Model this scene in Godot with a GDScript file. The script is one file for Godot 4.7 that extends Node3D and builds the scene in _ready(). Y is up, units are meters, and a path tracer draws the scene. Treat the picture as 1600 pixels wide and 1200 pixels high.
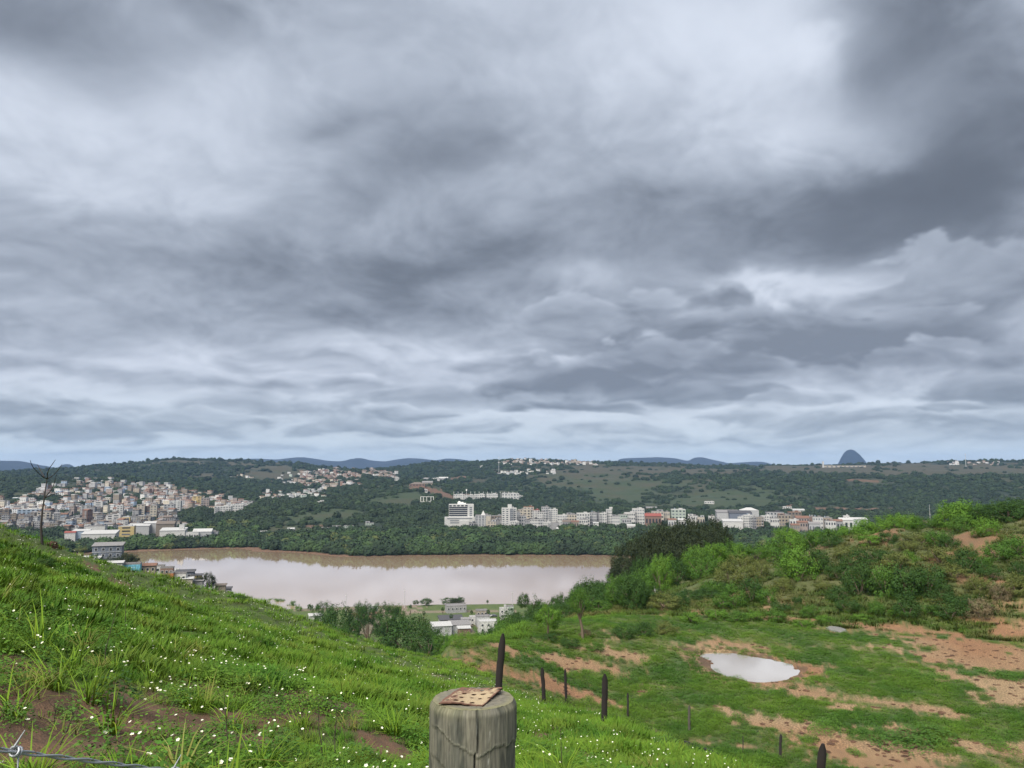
extends Node3D
# A view over a wide brown river and the town beyond, from a grassy hillside under heavy cloud.
# Metres, y up, the river's surface at y = 0 and the eye 100 m above it, looking along -z.

const EYE := 100.0
const F := 1230.0            # focal length in units of a 1600 x 1200 frame
const PITCH := 0.10926       # the camera looks up by 6.26 degrees

var noise_a := FastNoiseLite.new()
var noise_b := FastNoiseLite.new()
var noise_c := FastNoiseLite.new()
var rng := RandomNumberGenerator.new()
var names := {}
var mats := {}


func ray(px: float, py: float) -> Vector3:
	var u := (px - 800.0) / F
	var v := -(py - 600.0) / F
	return Vector3(u, v * cos(PITCH) + sin(PITCH), v * sin(PITCH) - cos(PITCH)).normalized()


func _ready() -> void:
	rng.seed = 7
	for n in [noise_a, noise_b, noise_c]:
		n.noise_type = FastNoiseLite.TYPE_SIMPLEX_SMOOTH
		n.frequency = 1.0
		n.fractal_type = FastNoiseLite.FRACTAL_FBM
		n.fractal_octaves = 4
	noise_a.seed = 11
	noise_b.seed = 23
	noise_c.seed = 37
	noise_c.fractal_octaves = 2
	# --- camera, sky, sun, air -------------------------------------------------------------
	var cam := Camera3D.new()
	cam.name = "camera"
	cam.position = Vector3(0, EYE, 0)
	cam.rotation = Vector3(PITCH, 0, 0)
	cam.fov = rad_to_deg(2.0 * atan(600.0 / F))
	cam.near = 0.1
	cam.far = 60000.0
	add_child(cam)
	cam.current = true
	var exposure := 4.0
	var env := Environment.new()
	env.background_mode = Environment.BG_SKY
	var sky := Sky.new()
	var pan := PanoramaSkyMaterial.new()
	pan.panorama = sky_texture()
	pan.energy_multiplier = 1.0 / exposure
	sky.sky_material = pan
	env.sky = sky
	env.tonemap_mode = Environment.TONE_MAPPER_LINEAR
	env.tonemap_exposure = exposure
	env.fog_enabled = true
	env.fog_light_color = Color(0.60, 0.77, 1.0)
	env.fog_density = 0.000037
	env.sdfgi_enabled = true
	env.ssao_enabled = true
	env.ssil_enabled = true
	var we := WorldEnvironment.new()
	we.name = "world_environment"
	we.environment = env
	add_child(we)
	var sun := DirectionalLight3D.new()
	sun.name = "sun"
	sun.light_color = Color(1.0, 0.97, 0.92)
	sun.light_energy = 0.5
	sun.light_angular_distance = 50.0
	sun.shadow_enabled = true
	sun.rotation_degrees = Vector3(-50, -30, 0)
	add_child(sun)
	# --- the land ---------------------------------------------------------------------------
	make_materials()
	make_land()
	make_water()
	make_mountains()
	# --- things -----------------------------------------------------------------------------
	make_plant_materials()
	make_plant_shapes()
	make_town_materials()
	centre_town()
	terraces()
	town_marks()
	hillside_houses()
	near_houses()
	wooden_post()
	wire_and_posts()
	bare_sapling()
	near_plants()
	plant_hill()
	scatter_near()
	scatter_yard()
	scatter_flowers()
	scatter_far()
	tell_apart()


# ============================ sky: air and clouds only ======================================
const SKY_W := 4096
const SKY_AZ := 0.80          # the finely computed part: azimuth +-46 degrees, up to 41 degrees
const SKY_EL := 0.72
var sky_rows := []
var cumulus := []
var clouds := []              # [azimuth, elevation, half width, half height, tilt, lightness]


func cloud_patch(px: float, py: float, rx: float, ry: float, tilt: float, amount: float) -> void:
	var d := ray(px, py)
	clouds.append([atan2(d.x, -d.z), asin(d.y), rx / F, ry / F, cos(deg_to_rad(tilt)), sin(deg_to_rad(tilt)), amount])


func heap_cloud(px: float, py: float, half: float, high: float, below: float, above: float, solid: float) -> void:
	var d := ray(px, py)
	cumulus.append([atan2(d.x, -d.z), asin(d.y), half / F, high / F, 1300.0 / half, px * 0.37, below, above, solid])


func sky_light(az: float, el: float, masses: Array, heaped: Array) -> Color:
	# cloud base as a slightly curved sheet overhead
	var h := sin(el) + 0.16
	var c := cos(el)
	var p := Vector2(sin(az) * c / h, -cos(az) * c / h)
	var big := noise_a.get_noise_2d(p.x * 0.5 + 3.0, p.y * 0.5)
	var gx := az * 5.2
	var gy := log(el + 0.085) * 2.2 + el * 4.0
	var wx := noise_c.get_noise_3d(gx * 0.8, gy * 0.8, 40.0)
	var wy := noise_c.get_noise_3d(gx * 0.8, gy * 0.8, 70.0)
	var low := clampf(1.0 - el / 0.40, 0.0, 1.0)
	var deg := rad_to_deg(el)
	var l := 0.0
	if deg < 3.0:
		l = lerpf(220.0, 206.0, deg / 3.0)
	elif deg < 9.0:
		l = lerpf(206.0, 174.0, smoothstep(3.0, 9.0, deg))
	elif deg < 19.0:
		l = lerpf(176.0, 165.0, smoothstep(9.0, 13.0, deg))
		l = lerpf(l, 174.0, smoothstep(15.0, 19.0, deg))
	else:
		l = lerpf(174.0, 182.0, smoothstep(19.0, 45.0, deg))
	# soft heaps: light along their tops, darker towards flat undersides
	var qx := gx + wx * 0.22
	var qy := gy + wy * 0.16
	var heap := noise_b.get_noise_3d(qx, qy, 2.0)
	var over := noise_b.get_noise_3d(qx, qy + 0.17, 2.0)
	var fine := noise_a.get_noise_3d(qx * 2.7, qy * 2.7, 9.0)
	var ax := az + wx * 0.030 + fine * 0.016 + heap * 0.02
	var ey := el + wy * 0.020 + fine * 0.012 + heap * 0.012
	for k in masses:
		var dx: float = ax - k[0]
		var dy: float = ey - k[1]
		var u: float = (dx * k[4] + dy * k[5]) / k[2]
		var v: float = (dy * k[4] - dx * k[5]) / k[3]
		var q := u * u + v * v
		if q < 6.0:
			l += k[6] * exp(-q * 1.1)
	var heaps := smoothstep(0.0, 0.05, el) * (0.4 + 0.6 * low)
	l += (22.0 * big + 11.0 * wx - 9.0 * wy) * (1.0 - 0.6 * low)
	l += (heap - over) * 34.0 * heaps - heap * 16.0 * heaps
	var puff := absf(noise_b.get_noise_3d(qx * 1.9 + 0.3 * wy, qy * 1.9 + 0.3 * wx, 51.0))
	l += noise_a.get_noise_3d(qx * 7.5, qy * 7.5, 19.0) * (3.0 + 6.0 * low)
	l += fine * (8.0 + 8.0 * low) + (puff - 0.17) * (6.0 + 14.0 * low)
	# cumulus with flat undersides and lit, lumpy crowns, from far to near
	for k in heaped:
		var u: float = (ax * 0.6 + az * 0.4 - k[0]) / k[2]
		if absf(u) < 1.15:
			var v: float = (ey * 0.5 + el * 0.5 - k[1]) / k[3]
			if v > -0.45 and v < 1.4:
				var lumps := noise_c.get_noise_3d(az * k[4], el * k[4] * 1.7, k[5])
				var crown := sqrt(maxf(0.0, 1.0 - u * u)) * (0.80 + 0.55 * lumps) + 0.26 * fine + 0.25 * (puff - 0.17)
				var cover := smoothstep(-0.02, 0.20, crown - v + 0.25 * fine) * smoothstep(-0.30, 0.12, v + 0.3 * fine) * smoothstep(1.1, 0.75, absf(u))
				var lit := clampf(v / maxf(crown, 0.2), 0.0, 1.0)
				l = lerpf(l, l * 0.25 + 0.75 * lerpf(k[6] - 16.0, k[7] + 16.0, lit * lit * 0.55 + lit * 0.45) + lumps * 12.0 + fine * 16.0 + (puff - 0.17) * 22.0, cover * k[8])
	l = 164.0 + (l + 7.0 - 164.0) * 1.14
	if l < 136.0:
		l = 136.0 - 26.0 * (1.0 - exp(-(136.0 - l) / 26.0))
	elif l > 205.0:
		l = 205.0 + 35.0 * (1.0 - exp(-(l - 205.0) / 35.0))
	var t := clampf((l - 110.0) / 120.0, 0.0, 1.0)
	var blue := 1.0 - smoothstep(0.01, 0.13, el)
	return Color(l * lerpf(0.928, 0.963, t) * (1.0 - 0.02 * blue), l, l * lerpf(1.115, 1.06, t) * (1.0 - 0.02 * blue))


func sky_row(y: int, from: int, width: int, w: int, hgt: int) -> void:
	var out := PackedByteArray()
	out.resize(width * 3)
	var el := PI / 2.0 - (y + 0.5) / hgt * PI
	var e := maxf(el, 0.0)
	var masses := clouds.filter(func(k): return absf(e - k[1]) < 2.5 * k[3] + absf(k[5]) * 2.5 * k[2] + 0.08)
	var heaped := cumulus.filter(func(k): return e > k[1] - 0.5 * k[3] - 0.05 and e < k[1] + 1.4 * k[3] + 0.05)
	for x in width:
		var az := ((from + x) + 0.5) / w * TAU - PI
		var c := sky_light(az, e, masses, heaped)
		out[x * 3] = clampi(int(c.r + 0.5), 0, 255)
		out[x * 3 + 1] = clampi(int(c.g + 0.5), 0, 255)
		out[x * 3 + 2] = clampi(int(c.b + 0.5), 0, 255)
	sky_rows[y] = out


func sky_part(w: int, y0: int, y1: int, from: int, width: int) -> Image:
	sky_rows = []
	sky_rows.resize(y1)
	var id := WorkerThreadPool.add_group_task(func(i): sky_row(y0 + i, from, width, w, w / 2), y1 - y0)
	WorkerThreadPool.wait_for_group_task_completion(id)
	var all := PackedByteArray()
	for y in range(y0, y1):
		all.append_array(sky_rows[y])
	return Image.create_from_data(width, y1 - y0, false, Image.FORMAT_RGB8, all)


func sky_texture() -> Texture2D:
	# big masses of cloud, by where they stand and how wide they are
	for k in [
		[90, 30, 170, 75, 0, -42], [330, 15, 90, 40, 0, -24], [80, 190, 190, 90, 0, 30], [330, 190, 180, 100, 0, 24],
		[100, 290, 220, 40, 0, 14], [600, 100, 240, 120, 0, 4], [900, 90, 180, 100, 0, 14], [1150, 60, 150, 110, 0, 40],
		[1270, 92, 70, 26, -25, 26], [1310, 200, 120, 60, -15, 26], [1420, 60, 160, 60, 12, -34], [1350, 12, 120, 30, 0, -26],
		[1560, 160, 160, 130, 0, -44], [1500, 290, 160, 80, 0, -42], [1310, 330, 220, 50, 5, -44], [1400, 368, 110, 24, 3, -20], [1090, 335, 150, 45, 0, -18],
		[520, 195, 60, 22, 20, -26], [660, 260, 130, 70, 20, -22], [720, 410, 190, 55, 8, -28], [430, 410, 220, 40, 3, -14],
		[560, 485, 260, 30, 3, -18], [120, 420, 180, 40, 0, -8], [100, 505, 220, 40, 0, -10], [960, 310, 120, 80, 10, -12],
		[600, 335, 90, 30, 25, 14], [480, 545, 220, 16, 2, 26], [250, 585, 260, 26, 0, 16], [700, 545, 160, 22, 0, 14],
		[1190, 440, 120, 20, -8, 50], [1060, 470, 60, 14, -15, 28], [1430, 440, 130, 30, 0, 30], [930, 430, 60, 20, 0, 22],
		[1010, 525, 150, 34, 0, -34], [1330, 520, 200, 34, 5, -34], [1480, 400, 150, 30, 0, -14], [900, 590, 170, 24, 0, -34],
		[1060, 605, 120, 18, 0, -26], [1290, 570, 40, 16, 0, -18], [880, 630, 120, 14, 3, -34], [1580, 600, 90, 40, 0, -26],
		[1240, 562, 60, 14, 0, 24], [1380, 640, 110, 20, -6, 34], [1520, 680, 160, 30, 0, -22], [60, 620, 90, 14, 0, 24],
		[60, 655, 130, 16, 0, -26], [560, 655, 130, 16, 0, -26], [740, 655, 60, 12, 0, 24], [640, 590, 160, 24, 0, 18],
		[330, 690, 160, 12, 0, 12], [1080, 665, 140, 14, 0, 16], [1260, 690, 90, 22, 0, -16], [250, 640, 120, 14, 0, 14],
	]:
		cloud_patch(k[0], k[1], k[2], k[3], k[4], k[5])
	# heaps over the horizon: middle, underside, half width, height, lightness below and above, how solid
	for k in [
		[640, 702, 110, 14, 176, 200, 0.6], [400, 703, 120, 16, 172, 198, 0.6], [190, 706, 110, 14, 176, 196, 0.6], [860, 694, 130, 20, 172, 202, 0.6], [1090, 692, 130, 22, 176, 206, 0.6],
		[70, 684, 140, 32, 152, 190, 0.75], [250, 672, 120, 32, 160, 196, 0.7], [565, 676, 120, 34, 150, 196, 0.8], [735, 672, 80, 30, 160, 222, 0.8], [960, 676, 120, 28, 164, 204, 0.7], [1380, 664, 140, 38, 160, 214, 0.85], [1590, 672, 90, 30, 160, 196, 0.6],
		[420, 642, 140, 34, 162, 196, 0.7], [130, 640, 120, 36, 168, 206, 0.7], [700, 622, 130, 40, 158, 200, 0.7], [900, 640, 120, 30, 136, 178, 0.85], [1090, 622, 140, 38, 138, 176, 0.85], [1570, 622, 110, 60, 140, 182, 0.8],
		[310, 605, 150, 30, 158, 190, 0.6], [60, 580, 120, 30, 150, 178, 0.6], [880, 606, 150, 46, 132, 178, 0.85], [1050, 584, 170, 66, 126, 186, 0.85], [1290, 572, 48, 22, 140, 166, 0.9], [1390, 556, 48, 18, 140, 170, 0.8],
		[1330, 546, 200, 92, 126, 196, 0.85], [480, 560, 120, 30, 158, 196, 0.6], [650, 650, 70, 26, 150, 206, 0.8], [330, 660, 90, 26, 156, 204, 0.7], [30, 632, 70, 34, 160, 212, 0.75], [500, 606, 110, 26, 160, 200, 0.65], [1180, 655, 110, 24, 160, 206, 0.7], [1480, 566, 110, 40, 146, 190, 0.7], [790, 576, 100, 36, 150, 200, 0.7], [1250, 630, 90, 26, 160, 210, 0.7], [1490, 640, 60, 16, 150, 206, 0.7], [1180, 520, 130, 66, 138, 180, 0.8], [950, 500, 130, 70, 150, 196, 0.75], [1510, 460, 160, 80, 142, 176, 0.75], [1120, 470, 60, 40, 140, 165, 0.8],
	]:
		heap_cloud(k[0], k[1], k[2], k[3], k[4], k[5], k[6])
	var others := RandomNumberGenerator.new()
	others.seed = 5
	for k in 60:
		# the same kind of sky goes on all the way round
		var a := others.randf_range(0.66, TAU - 0.66)
		var e := pow(others.randf(), 1.7) * 0.22 + 0.02
		var w := others.randf_range(0.08, 0.17)
		cumulus.append([wrapf(a, -PI, PI), e, w, e * others.randf_range(0.3, 0.6) + 0.008, 22.0, others.randf() * 40.0, others.randf_range(126, 165), others.randf_range(176, 206), 0.75])
	var coarse := sky_part(1024, 0, 256, 0, 1024)
	coarse.resize(SKY_W, SKY_W / 4, Image.INTERPOLATE_CUBIC)
	var y0 := int((PI / 2.0 - SKY_EL) / PI * SKY_W / 2)
	var x0 := int((PI - SKY_AZ) / TAU * SKY_W)
	var finely := sky_part(SKY_W, y0, SKY_W / 4, x0, SKY_W - 2 * x0)
	coarse.blit_rect(finely, Rect2i(0, 0, finely.get_width(), finely.get_height()), Vector2i(x0, y0))
	var whole := Image.create_empty(SKY_W, SKY_W / 2, false, Image.FORMAT_RGB8)
	whole.fill(Color8(120, 132, 138))
	# the picture begins straight ahead (-z) and runs round to the right
	whole.blit_rect(coarse, Rect2i(SKY_W / 2, 0, SKY_W / 2, SKY_W / 4), Vector2i.ZERO)
	whole.blit_rect(coarse, Rect2i(0, 0, SKY_W / 2, SKY_W / 4), Vector2i(SKY_W / 2, 0))
	return ImageTexture.create_from_image(whole)


# ============================ the land ======================================================
const NA := 840               # columns of the land sheet, evenly spread in azimuth
const NR := 640               # rows, evenly spread in the logarithm of the distance
const AZ_MAX := 0.77
const LR_MAX := 8.92          # ln of 7.5 km
var col_az := PackedFloat64Array()
var row_r := PackedFloat64Array()
var land_table := []          # one PackedFloat64Array of heights per distance
var edge_px := [-500.0, -200.0, 0.0, 100.0, 200.0, 300.0, 400.0, 500.0, 600.0, 650.0, 700.0, 760.0, 800.0, 850.0, 950.0, 1000.0, 1077.0, 1150.0, 1200.0, 1300.0, 1400.0, 1600.0, 2100.0]
var edge_r := [30.0, 34.0, 38.0, 40.0, 42.0, 45.0, 50.0, 52.0, 54.0, 60.0, 72.0, 62.0, 46.0, 36.0, 27.0, 24.0, 21.0, 19.0, 17.0, 14.0, 12.0, 10.0, 8.0]
var edge_az := PackedFloat64Array()
var heights := PackedFloat32Array()
var bare := PackedFloat32Array()     # how bare the ground is: soil above 0.5, thick growth below -0.5
var hollow := []                     # the puddle's basin: [x, z, half width, half depth, how deep]
const YARD := 80.0


func az_at(px: float) -> float:
	var d := ray(px, 735.0)
	return atan2(d.x, -d.z)


func along(px: float, py: float, r: float) -> Vector3:
	var d := ray(px, py)
	return Vector3(0, EYE, 0) + d * (r / Vector2(d.x, d.z).length())


func cubic(p0: float, p1: float, p2: float, p3: float, t: float) -> float:
	var m1 := 0.0 if (p1 - p0) * (p2 - p1) <= 0.0 else clampf((p2 - p0) * 0.5, -3.0 * absf(p2 - p1), 3.0 * absf(p2 - p1))
	var m2 := 0.0 if (p2 - p1) * (p3 - p2) <= 0.0 else clampf((p3 - p1) * 0.5, -3.0 * absf(p2 - p1), 3.0 * absf(p2 - p1))
	var t2 := t * t
	var t3 := t2 * t
	return (2.0 * t3 - 3.0 * t2 + 1.0) * p1 + (t3 - 2.0 * t2 + t) * m1 + (3.0 * t2 - 2.0 * t3) * p2 + (t3 - t2) * m2


func survey() -> void:
	for px in [-500, -200, 0, 150, 300, 450, 560, 650, 720, 800, 900, 1000, 1150, 1300, 1450, 1600, 1800, 2100]:
		col_az.append(az_at(px))
	for px in edge_px:
		edge_az.append(az_at(px))
	# heights above the river, along each direction; beyond 1300 m as the rows of the view at which the ground shows
	var t := [
		[50, 86, 84, 80, 80, 78, 76, 75, 78, 83.5, 82, 80.5, 80, 80, 80, 80, 80, 80, 80],
		[75, 84, 80, 76, 75, 74, 74, 74, 79, 84.2, 83, 81, 80, 80, 80, 80, 80, 80, 80],
		[95, 80, 76, 70, 68, 66, 66, 66, 70, 77, 81.2, 82.0, 81, 80, 80, 80, 80, 80, 80],
		[112, 78, 74, 68, 66, 64, 62, 60, 62, 68, 76, 79.6, 80.4, 80.1, 80, 80, 80, 80, 80],
		[140, 76, 72, 66, 62, 58, 57, 58, 60, 64, 70, 75, 77, 80.5, 83, 85, 86, 87, 88],
		[190, 74, 70, 62, 58, 54, 51, 50, 51, 53, 56, 61, 69, 79.6, 85.2, 88.2, 90, 92, 93],
		[250, 72, 68, 60, 56, 52, 44, 39, 40, 41, 42, 46, 53, 66, 75, 79, 82, 84, 86],
		[320, 70, 66, 60, 55, 47, 34, 25, 26, 26, 26, 30, 37, 50, 56, 60, 62, 64, 66],
		[380, 66, 64, 59, 53, 45, 26, 13, 13, 13, 13, 18, 25, 38, 44, 46, 48, 50, 50],
		[450, 62, 60, 56, 50, 41, 16, 4, 4, 4, 4, 7, 14, 24, 28, 30, 30, 30, 30],
		[520, 50, 45, 36, 28, 14, 5, 3.6, 3.6, 3.6, 3.6, 4, 7, 12, 14, 15, 15, 15, 15],
		[588, 20, 16, 10, 5, 3, 3, 3, 3, 3, 3, 3, 3.4, 5, 6, 6, 6, 6, 6],
		[615, -3, -3, -3, -3, -3, -3, -3, -3, -3, -3, -3, -3, -3, -3, -3, -3, -3, -3],
		[930, -3, -3, -3, -3, -3, -3, -3, -3, -3, -3, -3, -3, -3, -3, -3, -3, -3, -3],
		[962, -3, -3, -3, -3, -3, -3, 1.6, 2.2, 2.2, 2.2, 2.2, 2.2, 2.2, 2.2, 2.2, 2.2, 2.2, 2.2],
		[1000, -3, -3, -3, -3, -3, -2, 4, 4, 4, 4, 4, 4, 4, 4, 4, 4, 4, 4],
		[1040, -3, -3, -3, -3, -3, 1.6, 5, 5, 5, 5, 5, 5, 5, 5, 5, 5, 5, 5],
		[1085, -2.6, -2.6, -2.6, -2.6, -2.6, 3, 6, 6, 6, 6, 6, 6, 6, 6, 6, 6, 6, 6],
		[1112, 2, 2, 2, 2, 2, 4, 6.5, 6.5, 6.5, 6.5, 6.5, 6.5, 6.5, 6.5, 6.5, 6.5, 6.5, 6.5],
		[1200, 6, 6, 6, 6, 6, 8, 9, 9, 10, 10, 10, 10, 10, 10, 10, 10, 10, 10],
		[1400, 812, 812, 812, 812, 812, 806, 806, 806, 809, 809, 810, 810, 808, 808, 806, 806, 806, 806],
		[1700, 795, 795, 792, 790, 792, 788, 784, 784, 794, 796, 797, 798, 798, 800, 796, 796, 796, 796],
		[2000, 780, 778, 776, 772, 774, 779, 768, 764, 780, 786, 787, 787, 784, 792, 788, 788, 788, 788],
		[2300, 768, 766, 760, 752, 760, 771, 758, 751, 766, 772, 770, 770, 768, 770, 768, 768, 768, 768],
		[2600, 758, 756, 752, 748, 757, 765, 752, 764, 760, 758, 754, 754, 752, 750, 749, 748, 747, 747],
		[2900, 750, 748, 746, 753, 752, 756, 739, 754, 750, 750, 746, 745, 744, 744, 744, 744, 744, 744],
		[3300, 745, 744, 745, 749, 745, 745, 738, 742, 738, 728, 732, 737, 739, 739, 738, 738, 737, 737],
		[3800, 741, 740, 740, 737, 726, 730, 736, 730, 725, 721, 724, 729, 733, 732, 731, 731, 730, 730],
		[4500, 739, 738, 737, 729, 720, 725, 735, 727, 723, 722, 723, 725, 729, 727, 724, 723, 723, 723],
		[5300, 742, 742, 742, 736, 727, 732, 742, 734, 730, 729, 730, 732, 736, 734, 731, 730, 730, 730],
		[7500, 752, 752, 752, 752, 752, 752, 752, 752, 752, 752, 752, 752, 752, 752, 752, 752, 752, 752],
	]
	for line in t:
		var r := float(line[0])
		row_r.append(log(r))
		var hs := PackedFloat64Array()
		for k in range(1, line.size()):
			var v := float(line[k])
			hs.append(EYE + r * tan(PITCH - atan((v - 600.0) / F)) if r > 1300.0 else v)
		land_table.append(hs)


func edge_at(az: float) -> float:
	var n := edge_az.size()
	if az <= edge_az[0]:
		return edge_r[0]
	for i in range(1, n):
		if az < edge_az[i]:
			return lerpf(edge_r[i - 1], edge_r[i], smoothstep(0.0, 1.0, (az - edge_az[i - 1]) / (edge_az[i] - edge_az[i - 1])))
	return edge_r[n - 1]


func profile(az: float) -> PackedFloat64Array:
	# the table's heights along one direction
	var n := col_az.size()
	var a := clampf(az, col_az[0], col_az[n - 1])
	var i := 0
	while i < n - 2 and a > col_az[i + 1]:
		i += 1
	var t := (a - col_az[i]) / (col_az[i + 1] - col_az[i])
	var out := PackedFloat64Array()
	for hs: PackedFloat64Array in land_table:
		out.append(cubic(hs[maxi(i - 1, 0)], hs[i], hs[i + 1], hs[mini(i + 2, n - 1)], t))
	return out


func slope_height(x: float, z: float) -> float:
	# the plain lie of the near hillside, which falls ahead and to the right
	var d := maxf(-z, -40.0)
	var h := EYE - 1.6 - 0.2 * x + 0.1 * sqrt(x * x + 4.0) - 0.2 - 0.23 * d
	var left := maxf(-x - 14.0, 0.0)
	h += 0.028 * left * minf(left, 9.0)
	# a low swell on the crest
	var u := (x + 14.0) / 3.5
	var v := (z + 45.0) / 10.0
	h += 0.62 * exp(-u * u - v * v)
	return h


func column(az: float, lrs: PackedFloat64Array) -> PackedFloat32Array:
	var prof := profile(az)
	var re := edge_at(az)
	var out := PackedFloat32Array()
	out.resize(lrs.size())
	var k := 0
	var n := row_r.size()
	var sx := sin(az)
	var sz := -cos(az)
	for j in lrs.size():
		var lr := lrs[j]
		var r := exp(lr)
		while k < n - 2 and lr > row_r[k + 1]:
			k += 1
		var t := clampf((lr - row_r[k]) / (row_r[k + 1] - row_r[k]), 0.0, 1.0)
		var outer := cubic(prof[maxi(k - 1, 0)], prof[k], prof[k + 1], prof[mini(k + 2, n - 1)], t)
		var x := sx * r
		var z := sz * r
		var h := outer
		# relief of the outer land grows with distance; the yard is nearly flat
		if r > 1150.0:
			var amp := smoothstep(1150.0, 3000.0, r) * 11.0
			h += amp * noise_a.get_noise_2d(x * 0.0021, z * 0.0021) + amp * 0.5 * (0.4 - absf(noise_b.get_noise_2d(x * 0.0042 + 9.0, z * 0.0042)) * 2.0)
		elif r > 930.0 or (r > 430.0 and r < 640.0):
			h += 0.5 * noise_b.get_noise_2d(x * 0.03, z * 0.03)
		elif r < 420.0:
			var amp := lerpf(0.12, 2.2, smoothstep(112.0, 150.0, r)) if az > 0.04 else lerpf(0.4, 2.2, smoothstep(80.0, 150.0, r))
			h += amp * noise_a.get_noise_2d(x * 0.045, z * 0.045)
			h += 0.07 * noise_b.get_noise_2d(x * 0.4, z * 0.4)
		if r < 100.0:
			var near := slope_height(x, z)
			near += 0.30 * noise_a.get_noise_2d(x * 0.13, z * 0.13) * smoothstep(3.0, 14.0, r)
			near += 0.10 * noise_b.get_noise_2d(x * 0.55, z * 0.55)
			if r < 40.0:
				near += 0.035 * noise_b.get_noise_2d(x * 2.6, z * 2.6)
			var over := r - re
			if over > -3.0:
				near -= 0.62 * (over + 3.0) * (over + 3.0) / (over + 12.0)
			var m := clampf(0.5 + 0.5 * (near - h) / 1.2, 0.0, 1.0)
			h = lerpf(h, near, m) + 1.2 * m * (1.0 - m)
		for b in hollow:
			var u: float = (x - b[0]) / b[2]
			var v: float = (z - b[1]) / b[3]
			var q := u * u + v * v
			if q < 4.0:
				h -= b[4] * exp(-q * q)
		out[j] = h
	return out


func land_at(x: float, z: float) -> float:
	var fa := (atan2(x, -z) + AZ_MAX) / (2.0 * AZ_MAX) * (NA - 1)
	var fr := log(maxf(Vector2(x, z).length(), 1.0)) / LR_MAX * (NR - 1)
	fa = clampf(fa, 0.0, NA - 1.001)
	fr = clampf(fr, 0.0, NR - 1.001)
	var i := int(fa)
	var j := int(fr)
	var u := fa - i
	var v := fr - j
	var k := i * NR + j
	return lerpf(lerpf(heights[k], heights[k + 1], v), lerpf(heights[k + NR], heights[k + NR + 1], v), u)


func bare_at(x: float, z: float) -> float:
	var i := clampi(int((atan2(x, -z) + AZ_MAX) / (2.0 * AZ_MAX) * (NA - 1) + 0.5), 0, NA - 1)
	var j := clampi(int(log(maxf(Vector2(x, z).length(), 1.0)) / LR_MAX * (NR - 1) + 0.5), 0, NR - 1)
	return bare[i * NR + j]


func ground(x: float, z: float, lift := 0.0) -> Vector3:
	return Vector3(x, land_at(x, z) + lift, z)


func seen(px: float, py: float, from := 3.0) -> Vector3:
	# where the line of sight through that point of the view first meets the land
	var d := ray(px, py)
	var flat := Vector2(d.x, d.z).length()
	var r := from
	while r < 7000.0:
		var p := Vector3(0, EYE, 0) + d * (r / flat)
		if land_at(p.x, p.z) >= p.y:
			return ground(p.x, p.z)
		r *= 1.006
	return Vector3.ZERO


func bare_patch(px: float, py: float, rx: float, ry: float, amount: float, from := 3.0) -> void:
	# a patch of bare soil (amount > 0) or thick growth (amount < 0) with a torn outline
	var c := seen(px, py, from)
	var up := seen(px, py - ry, from)
	if c == Vector3.ZERO or up == Vector3.ZERO:
		return
	var r := Vector2(c.x, c.z).length()
	var dl := clampf(absf(log(Vector2(up.x, up.z).length() / r)), 0.01, 0.09 if from > 100.0 and from < 900.0 else 0.3)
	var da := rx / F
	var ca := atan2(c.x, -c.z)
	var cl := log(r)
	var i0 := maxi(0, int((ca - 1.5 * da + AZ_MAX) / (2.0 * AZ_MAX) * (NA - 1)))
	var i1 := mini(NA - 1, int((ca + 1.5 * da + AZ_MAX) / (2.0 * AZ_MAX) * (NA - 1)) + 1)
	var j0 := maxi(0, int((cl - 1.5 * dl) / LR_MAX * (NR - 1)))
	var j1 := mini(NR - 1, int((cl + 1.5 * dl) / LR_MAX * (NR - 1)) + 1)
	var grain := 3.0 / (da * r)
	for i in range(i0, i1 + 1):
		var a := (float(i) / (NA - 1) * 2.0 - 1.0) * AZ_MAX
		for j in range(j0, j1 + 1):
			var l := float(j) / (NR - 1) * LR_MAX
			var u := (a - ca) / da
			var v := (l - cl) / dl
			var q := sqrt(u * u + v * v)
			if q < 1.5:
				var rr := exp(l)
				q += 0.75 * noise_b.get_noise_2d(sin(a) * rr * grain, cos(a) * rr * grain * 0.6)
				var w := 1.0 - smoothstep(0.65, 1.1, q)
				bare[i * NR + j] = lerpf(bare[i * NR + j], amount, w)


func mix3(a: Color, b: Color, t: float) -> Color:
	return a.lerp(b, clampf(t, 0.0, 1.0))


const SOIL := Color(0.20, 0.112, 0.060)
const CLAY := Color(0.43, 0.295, 0.160)
const RED_CLAY := Color(0.37, 0.195, 0.095)
const TURF := Color(0.10, 0.155, 0.022)
const LOW_GRASS := Color(0.15, 0.19, 0.045)


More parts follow.
